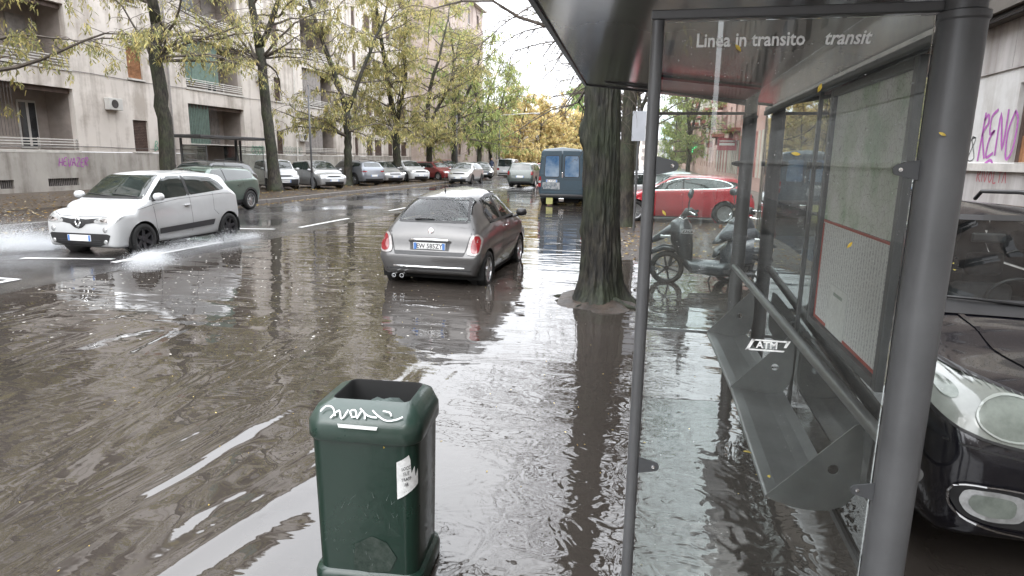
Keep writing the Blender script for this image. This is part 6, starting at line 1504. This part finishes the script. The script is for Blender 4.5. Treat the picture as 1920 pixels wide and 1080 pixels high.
MB().tube([(.30, -.36, 1.08), (.38, -.16, 1.10), (.38, .16, 1.10), (.30, .36, 1.08)], .016, 8).build('handlebar', CHROME, sc, smooth=True)
for sg in (1, -1):
    MB().tube([(.30, sg*.25, 1.085), (.28, sg*.38, 1.08)], .022, 8).build('grip', RUBBER, sc)
    MB().tube([(.40, sg*.20, 1.10), (.40, sg*.26, 1.24), (.38, sg*.30, 1.32)], .007, 6).build('mirror_stalk', BLACKPL, sc)
    bodyloft('mirror', [(.42, 1.36, .01, .01), (.40, 1.36, .055, .07), (.36, 1.36, .055, .07), (.35, 1.36, .03, .04)], SCG, sc).location = (0, sg*.30, 0)
    MB().tube([(.40, sg*.30, 1.03), (.46, sg*.28, 1.0), (.52, sg*.2, 1.02)], .008, 6).build('brake_lever', CHROME, sc)
bodyloft('footboard', [(.42, .40, .10, .17), (.32, .31, .11, .19), (-.10, .28, .12, .20), (-.30, .33, .13, .18)], SCG, sc)
bodyloft('rear_body', [(-.08, .42, .16, .12), (-.22, .52, .22, .17), (-.50, .58, .23, .19), (-.80, .68, .12, .15), (-.98, .74, .05, .09)], SCG, sc)
bodyloft('seat', [(-.05, .74, .02, .08), (-.12, .76, .06, .14), (-.40, .79, .08, .16), (-.62, .84, .07, .15), (-.90, .86, .05, .11), (-.96, .86, .02, .06)], SEATC, sc)
bodyloft('engine_case', [(-.25, .28, .07, .05), (-.40, .27, .11, .07), (-.66, .26, .10, .07), (-.80, .26, .04, .04)], BLACKPL, sc).location = (0, -.10, 0)
MB().tube([(.62, 0, .30), (.56, 0, .60), (.44, 0, .98)], .028, 8).build('front_fork', DARKALLOY, sc)
MB().tube([(-.35, .14, .22), (-.55, .15, .26), (-.95, .15, .36)], [.03, .045, .05], 10).build('silencer', DARKALLOY, sc, smooth=True)
MB().tube([(-.70, -.10, .88), (-.98, -.10, .92), (-1.02, 0, .92), (-.98, .10, .92), (-.70, .10, .88)], .013, 6).build('grab_rail', DARKALLOY, sc, smooth=True)
MB().box(-1.02, -.96, -.07, .07, .66, .74, bev=.01).build('tail_light', REDLENS, sc); MB().box(.60, .64, -.28, -.24, .80, .86, bev=.01).build('indicator', AMBER, sc)
MB().tube([(-.02, -.16, .26), (.06, -.3, -.0)], .012, 6).build('side_stand', DARKALLOY, sc)
# a second scooter just behind it, mostly hidden by the far post
sc2 = copy_tree(sc); sc2.location = (1.8, 11.1, -.03); sc2.rotation_euler = (0, 0, PI+R(35)); sc2['label'] = 'second dark scooter half hidden behind the far shelter post'

# ------------------------------------------------------------------ opposite shelter, poles, lamp, sign, person, pigeon
s2 = thing('bus_shelter', 'flat roofed bus shelter across the road in front of the green awnings', 'bus shelter', (-19.6, 0, .13))
MB().box(-1.0, .8, 24.0, 29.3, 2.44, 2.50).build('canopy', STEELD, s2); MB().box(-1.02, .82, 23.98, 29.32, 2.50, 2.56).build('canopy_edge', STEEL, s2)
for y in (24.5, 28.6):
    MB().tube([(-.6, y, 0), (-.6, y, 2.42)], .055, 10).build('post', STEEL, s2)
    MB().box(-.55, .62, y-.006, y+.006, .3, 2.1).build('end_glass', SGLASS, s2); MB().tube([(.65, y, .28), (.65, y, 2.15)], .02, 8).build('frame_rod', STEEL, s2)
    MB().box(-.55, .65, y-.015, y+.015, 2.1, 2.14).build('top_rail', STEEL, s2)
MB().box(-.64, -.60, 24.6, 28.5, .35, 2.15).build('rear_glass', SGLASS, s2); MB().box(-.58, -.50, 26.0, 27.2, .5, 2.1).build('advert_panel', mat('brown_advert_back', (.14, .12, .105), .5, var=.2), s2)
MB().box(-.35, .05, 24.4, 27.9, .45, .49).build('bench_seat', STEEL, s2); MB().tube([(-.05, 27.5, 0), (-.05, 27.5, 2.42)], .07, 10).build('thick_post', STEELD, s2)
for (x, y, h, lab, r) in ((-17.5, 30.6, 5.3, 'slim grey pole standing in front of the silver hatchback', .045), (-16.2, 51.5, 5.2, 'slim grey pole beside the red estate car', .055)):
    p = thing('street_pole', lab, 'pole', (x, y, .1)); MB().tube([(0, 0, 0), (0, 0, h)], [r*1.2, r], 10).build('pole', STEEL, p, smooth=True)
    MB().box(-.02, .02, -.22, .22, h-.55, h-.1, bev=.01).build('sign_plate', BLINDM, p); MB().tube([(0, 0, 0), (0, 0, .9)], r*1.5, 10).build('pole_sleeve', STEELD, p)
lp = thing('street_lamp', 'street lamp with a long pale arm reaching over the road', 'street lamp', (-16.0, 65.5, .1))
MB().tube([(0, 0, 0), (0, 0, 6.0)], [.11, .07], 10).build('column', STEEL, lp, smooth=True); MB().tube([(0, 0, 6.0), (.4, 0, 6.12), (3.8, 0, 6.32)], [.06, .05, .045], 8).build('lamp_arm', FRAMEW, lp, smooth=True)
MB().box(3.55, 4.15, -.13, .13, 6.20, 6.36, bev=.03).build('lamp_head', FRAMEW, lp)
sp = thing('road_sign', 'pale rectangular sign board on a post right of the big trunk', 'sign', (-.50, 17.0, 0)); MB().tube([(0, 0, -.1), (0, 0, 3.2)], .03, 8).build('post', STEEL, sp); MB().box(-.17, .17, -.035, -.03, 2.38, 3.12, bev=.002).build('sign_board', mat('pale_grey_sign', (.42, .44, .48), .4, var=.06), sp)
JEAN = mat('dark_blue_clothes', (.03, .04, .075), .85, var=.3); SKIN = mat('skin', (.42, .27, .2), .6, var=.08)
def skin_figure(name, V, E_, Rr, m, parent, sub=1):
    me = bpy.data.meshes.new(name); me.from_pydata(V, E_, []); o = bpy.data.objects.new(name, me); col.objects.link(o)
    o.modifiers.new('s', 'SKIN'); sd = me.skin_vertices[0].data
    for i, r in enumerate(Rr): sd[i].radius = (r, r)
    sd[0].use_root = True; sb = o.modifiers.new('u', 'SUBSURF'); sb.levels = sub; sb.render_levels = sub
    bpy.context.view_layer.update(); me2 = bpy.data.meshes.new_from_object(o.evaluated_get(bpy.context.evaluated_depsgraph_get())); bpy.data.objects.remove(o)
    me2.materials.clear(); me2.materials.append(m)
    for p in me2.polygons: p.use_smooth = True
    o = bpy.data.objects.new(name, me2); col.objects.link(o); o.parent = parent; return o
pe = thing('person', 'person in dark blue clothes standing at the kerb before the white van', 'person', (-15.9, 62, .13), R(-60))
V = [(0, 0, .95), (0, 0, 1.15), (0, .0, 1.38), (0, 0, 1.50), (0, 0, 1.62), (.0, .10, .9), (.02, .12, .5), (-.03, .13, .08), (.1, .13, .04), (0, -.10, .9), (.06, -.12, .5), (.02, -.13, .08), (.15, -.13, .04), (0, .19, 1.38), (.0, .25, 1.1), (.12, .22, .9), (0, -.19, 1.38), (0, -.25, 1.1), (.12, -.22, .9), (0, 0, 1.72)]
E_ = [(0, 1), (1, 2), (2, 3), (3, 4), (4, 19), (0, 5), (5, 6), (6, 7), (7, 8), (0, 9), (9, 10), (10, 11), (11, 12), (2, 13), (13, 14), (14, 15), (2, 16), (16, 17), (17, 18)]
skin_figure('body', V, E_, [.15, .14, .15, .055, .085, .085, .065, .045, .04, .085, .065, .045, .04, .06, .045, .035, .06, .045, .035, .07], JEAN, pe)
MB().lathe([(.001, .11), (.06, .095), (.085, .03), (.08, -.04), (.05, -.10), (.001, -.12)], 16, Matrix.Translation((.01, 0, 1.66))).build('face', SKIN, pe, smooth=True)
MB().lathe([(.001, .125), (.07, .105), (.095, .03), (.09, -.02)], 16, Matrix.Translation((-.01, 0, 1.665))).build('hair', UNDER, pe, smooth=True)
PIG = mat('pigeon_grey', (.10, .10, .115), .7, var=.3, vscale=12)
pg = thing('pigeon', 'dark grey pigeon perched on the cornice above the black car', 'pigeon', (Xr-.30, 14.05, 4.82), R(90))
bodyloft('body', [(.17, .155, .012, .012), (.13, .15, .045, .045), (.05, .13, .065, .065), (-.05, .12, .06, .06), (-.14, .11, .035, .045), (-.22, .10, .012, .04), (-.28, .095, .006, .035)], PIG, pg)
bodyloft('head', [(.21, .225, .006, .006), (.19, .225, .018, .018), (.165, .23, .028, .026), (.13, .21, .035, .03), (.11, .17, .04, .035)], PIG, pg)
MB().tube([(.205, 0, .222), (.24, 0, .212)], [.008, .002], 5).build('beak', BLACKPL, pg)
for sg in (.025, -.025): MB().tube([(.0, sg, .08), (.01, sg, 0)], .006, 5).build('leg', REDLENS, pg)

# ------------------------------------------------------------------ spray, litter of leaves
SPR = mat('white_spray', (.8, .82, .84), .3, 0, 0, .6, trans=0)
_t = SPR.node_tree; SPR.node_tree.nodes['Principled BSDF'].inputs['Alpha'].default_value = .8
def drops(name, n, fn, label, seed, mat_=SPR):
    rg = np.random.default_rng(seed); P, s_ = fn(rg, n); n = len(P)
    off = np.array([(1, 0, -.4), (-.5, .87, -.4), (-.5, -.87, -.4), (0, 0, 1.0)]); rot = rg.uniform(0, 2*PI, n)
    c_, q_ = np.cos(rot), np.sin(rot); o3 = np.empty((n, 4, 3)); o3[:, :, 0] = off[None, :, 0]*c_[:, None]-off[None, :, 1]*q_[:, None]; o3[:, :, 1] = off[None, :, 0]*q_[:, None]+off[None, :, 1]*c_[:, None]; o3[:, :, 2] = off[None, :, 2]
    v = P[:, None, :]+o3*s_[:, None, None]; F = (np.arange(n)*4)[:, None, None]+np.array([[0, 1, 3], [1, 2, 3], [2, 0, 3], [0, 2, 1]])[None]
    me = bpy.data.meshes.new(name); me.vertices.add(n*4); me.vertices.foreach_set('co', v.reshape(-1)); me.loops.add(n*12); me.loops.foreach_set('vertex_index', F.reshape(-1).astype(np.int32))
    me.polygons.add(n*4); me.polygons.foreach_set('loop_start', (np.arange(n*4)*3).astype(np.int32)); me.polygons.foreach_set('loop_total', np.full(n*4, 3, np.int32)); me.update(calc_edges=True); me.materials.append(mat_)
    o = bpy.data.objects.new(name, me); col.objects.link(o); return tag(o, label, 'spray', kind='stuff')
def plume(rg, n):
    parts = []
    # fan thrown left of the car, towards the camera side of its front
    k = int(n*.62); u = rg.beta(1.2, 1.6, k); th = rg.normal(0, .32, k); d = .25+2.6*u
    x = -11.05-d*np.cos(th)*.98; y = 10.1+d*np.sin(th)*.8-.35*d*.3; z = np.abs(rg.normal(0, 1, k))*(.12+.46*u*(1-u)*1.6)*rg.uniform(.3, 1, k)
    parts.append(np.stack([x, y, z], 1))
    # wake from the near front wheel, running back along the car and out to the near left
    k = int(n*.24); u = rg.beta(1, 1.8, k); x = -9.2+u*.9+rg.normal(0, .05+.1*u); y = 10.0-.9*u+rg.normal(0, .10+.2*u, k); z = np.abs(rg.normal(0, .02+.10*(1-u)*u*2, k)); parts.append(np.stack([x, y, z], 1))
    k = int(n*.14); u = rg.random(k); x = -9.22+rg.normal(0, .10, k)+.25*u; y = 10.2+2.9*u; z = np.abs(rg.normal(0, .06+.05*np.sin(u*7)**2, k)); parts.append(np.stack([x, y, z], 1))
    P = np.concatenate(parts); return P, rg.uniform(.0014, .0042, len(P))*(1+.8*(rg.random(len(P)) < .05))
drops('spray', 210000, plume, 'white spray thrown up around the white moving car', 1)
def wake2(rg, n):
    P = np.stack([rg.choice([-9.55, -7.95], n)+rg.normal(0, .12, n), 41.6-rg.beta(1, 2, n)*3.0, np.abs(rg.normal(0, .06, n))], 1); return P, rg.uniform(.004, .009, n)
drops('spray', 3500, wake2, 'thin spray trailing behind the crossover driving away', 2)
def scatter(name, n, fn, size, m, label, seed, kind='stuff'):
    rg = np.random.default_rng(seed); P = fn(rg, n); n = len(P); a = rg.uniform(0, 2*PI, n); s_ = size*rg.uniform(.5, 1.3, n); v = np.empty((n, 4, 3)); u = np.stack([np.cos(a), np.sin(a), rg.normal(0, .12, n)], 1); w = np.stack([-np.sin(a), np.cos(a), rg.normal(0, .2, n)], 1)*.42
    v[:, 0] = P-u*s_[:, None]*.5; v[:, 1] = P+w*s_[:, None]*.5; v[:, 2] = P+u*s_[:, None]*.5; v[:, 3] = P-w*s_[:, None]*.5
    o = mesh_obj(name, v.reshape(-1, 3).tolist(), (np.arange(n*4).reshape(-1, 4)).tolist(), m); return tag(o, label, 'leaves', kind=kind)
LITTER = leafmat('leaf_litter', [(0, (.10, .06, .03)), (.5, (.26, .16, .06)), (.85, (.45, .33, .1)), (1, (.55, .5, .4))], .1)
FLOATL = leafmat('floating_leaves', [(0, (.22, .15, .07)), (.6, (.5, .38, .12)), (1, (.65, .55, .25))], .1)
def f1(rg, n): x = rg.uniform(-25, -15.35, n); y = 10+rg.random(n)**1.3*50; return np.stack([x, y, np.array([.155 if q > -19 else .15 for q in x])+rg.uniform(0, .02, n)], 1)
scatter('leaf_litter', 11000, f1, .10, LITTER, 'fallen leaves matted over the tree strip across the road', 3)
def f2(rg, n): x = rg.uniform(-1.2, 3.2, n); y = 11.6+rg.random(n)**1.4*22; return np.stack([x, y, np.array([verge_z(a, b) for a, b in zip(x, y)])+.01], 1)
scatter('leaf_litter', 4200, f2, .09, LITTER, 'fallen leaves on the muddy ground around the scooter and red car', 4)
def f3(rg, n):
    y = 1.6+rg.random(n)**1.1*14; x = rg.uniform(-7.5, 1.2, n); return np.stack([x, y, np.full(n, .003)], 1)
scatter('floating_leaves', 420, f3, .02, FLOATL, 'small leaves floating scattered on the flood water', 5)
GLINT = mat('pale_ripple_glint', (.42, .40, .36), .4, var=.2)  # pale colour painted as light glinting on small ripples
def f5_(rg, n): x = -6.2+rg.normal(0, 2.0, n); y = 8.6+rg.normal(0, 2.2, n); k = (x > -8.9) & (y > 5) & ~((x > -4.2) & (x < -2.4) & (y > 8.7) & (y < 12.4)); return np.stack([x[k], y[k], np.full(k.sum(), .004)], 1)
scatter('ripple_glints', 1500, f5_, .034, GLINT, 'pale flecks of foam and petals drifting left of the grey car', 9)
def f4(rg, n): x = -15.1+np.abs(rg.normal(0, .25, n)); y = 10+rg.random(n)*45; return np.stack([x, y, np.array([road_z(a, b) for a, b in zip(x, y)])+.008], 1)
scatter('leaf_litter', 2200, f4, .08, LITTER, 'leaves washed against the far kerb gutter', 6)
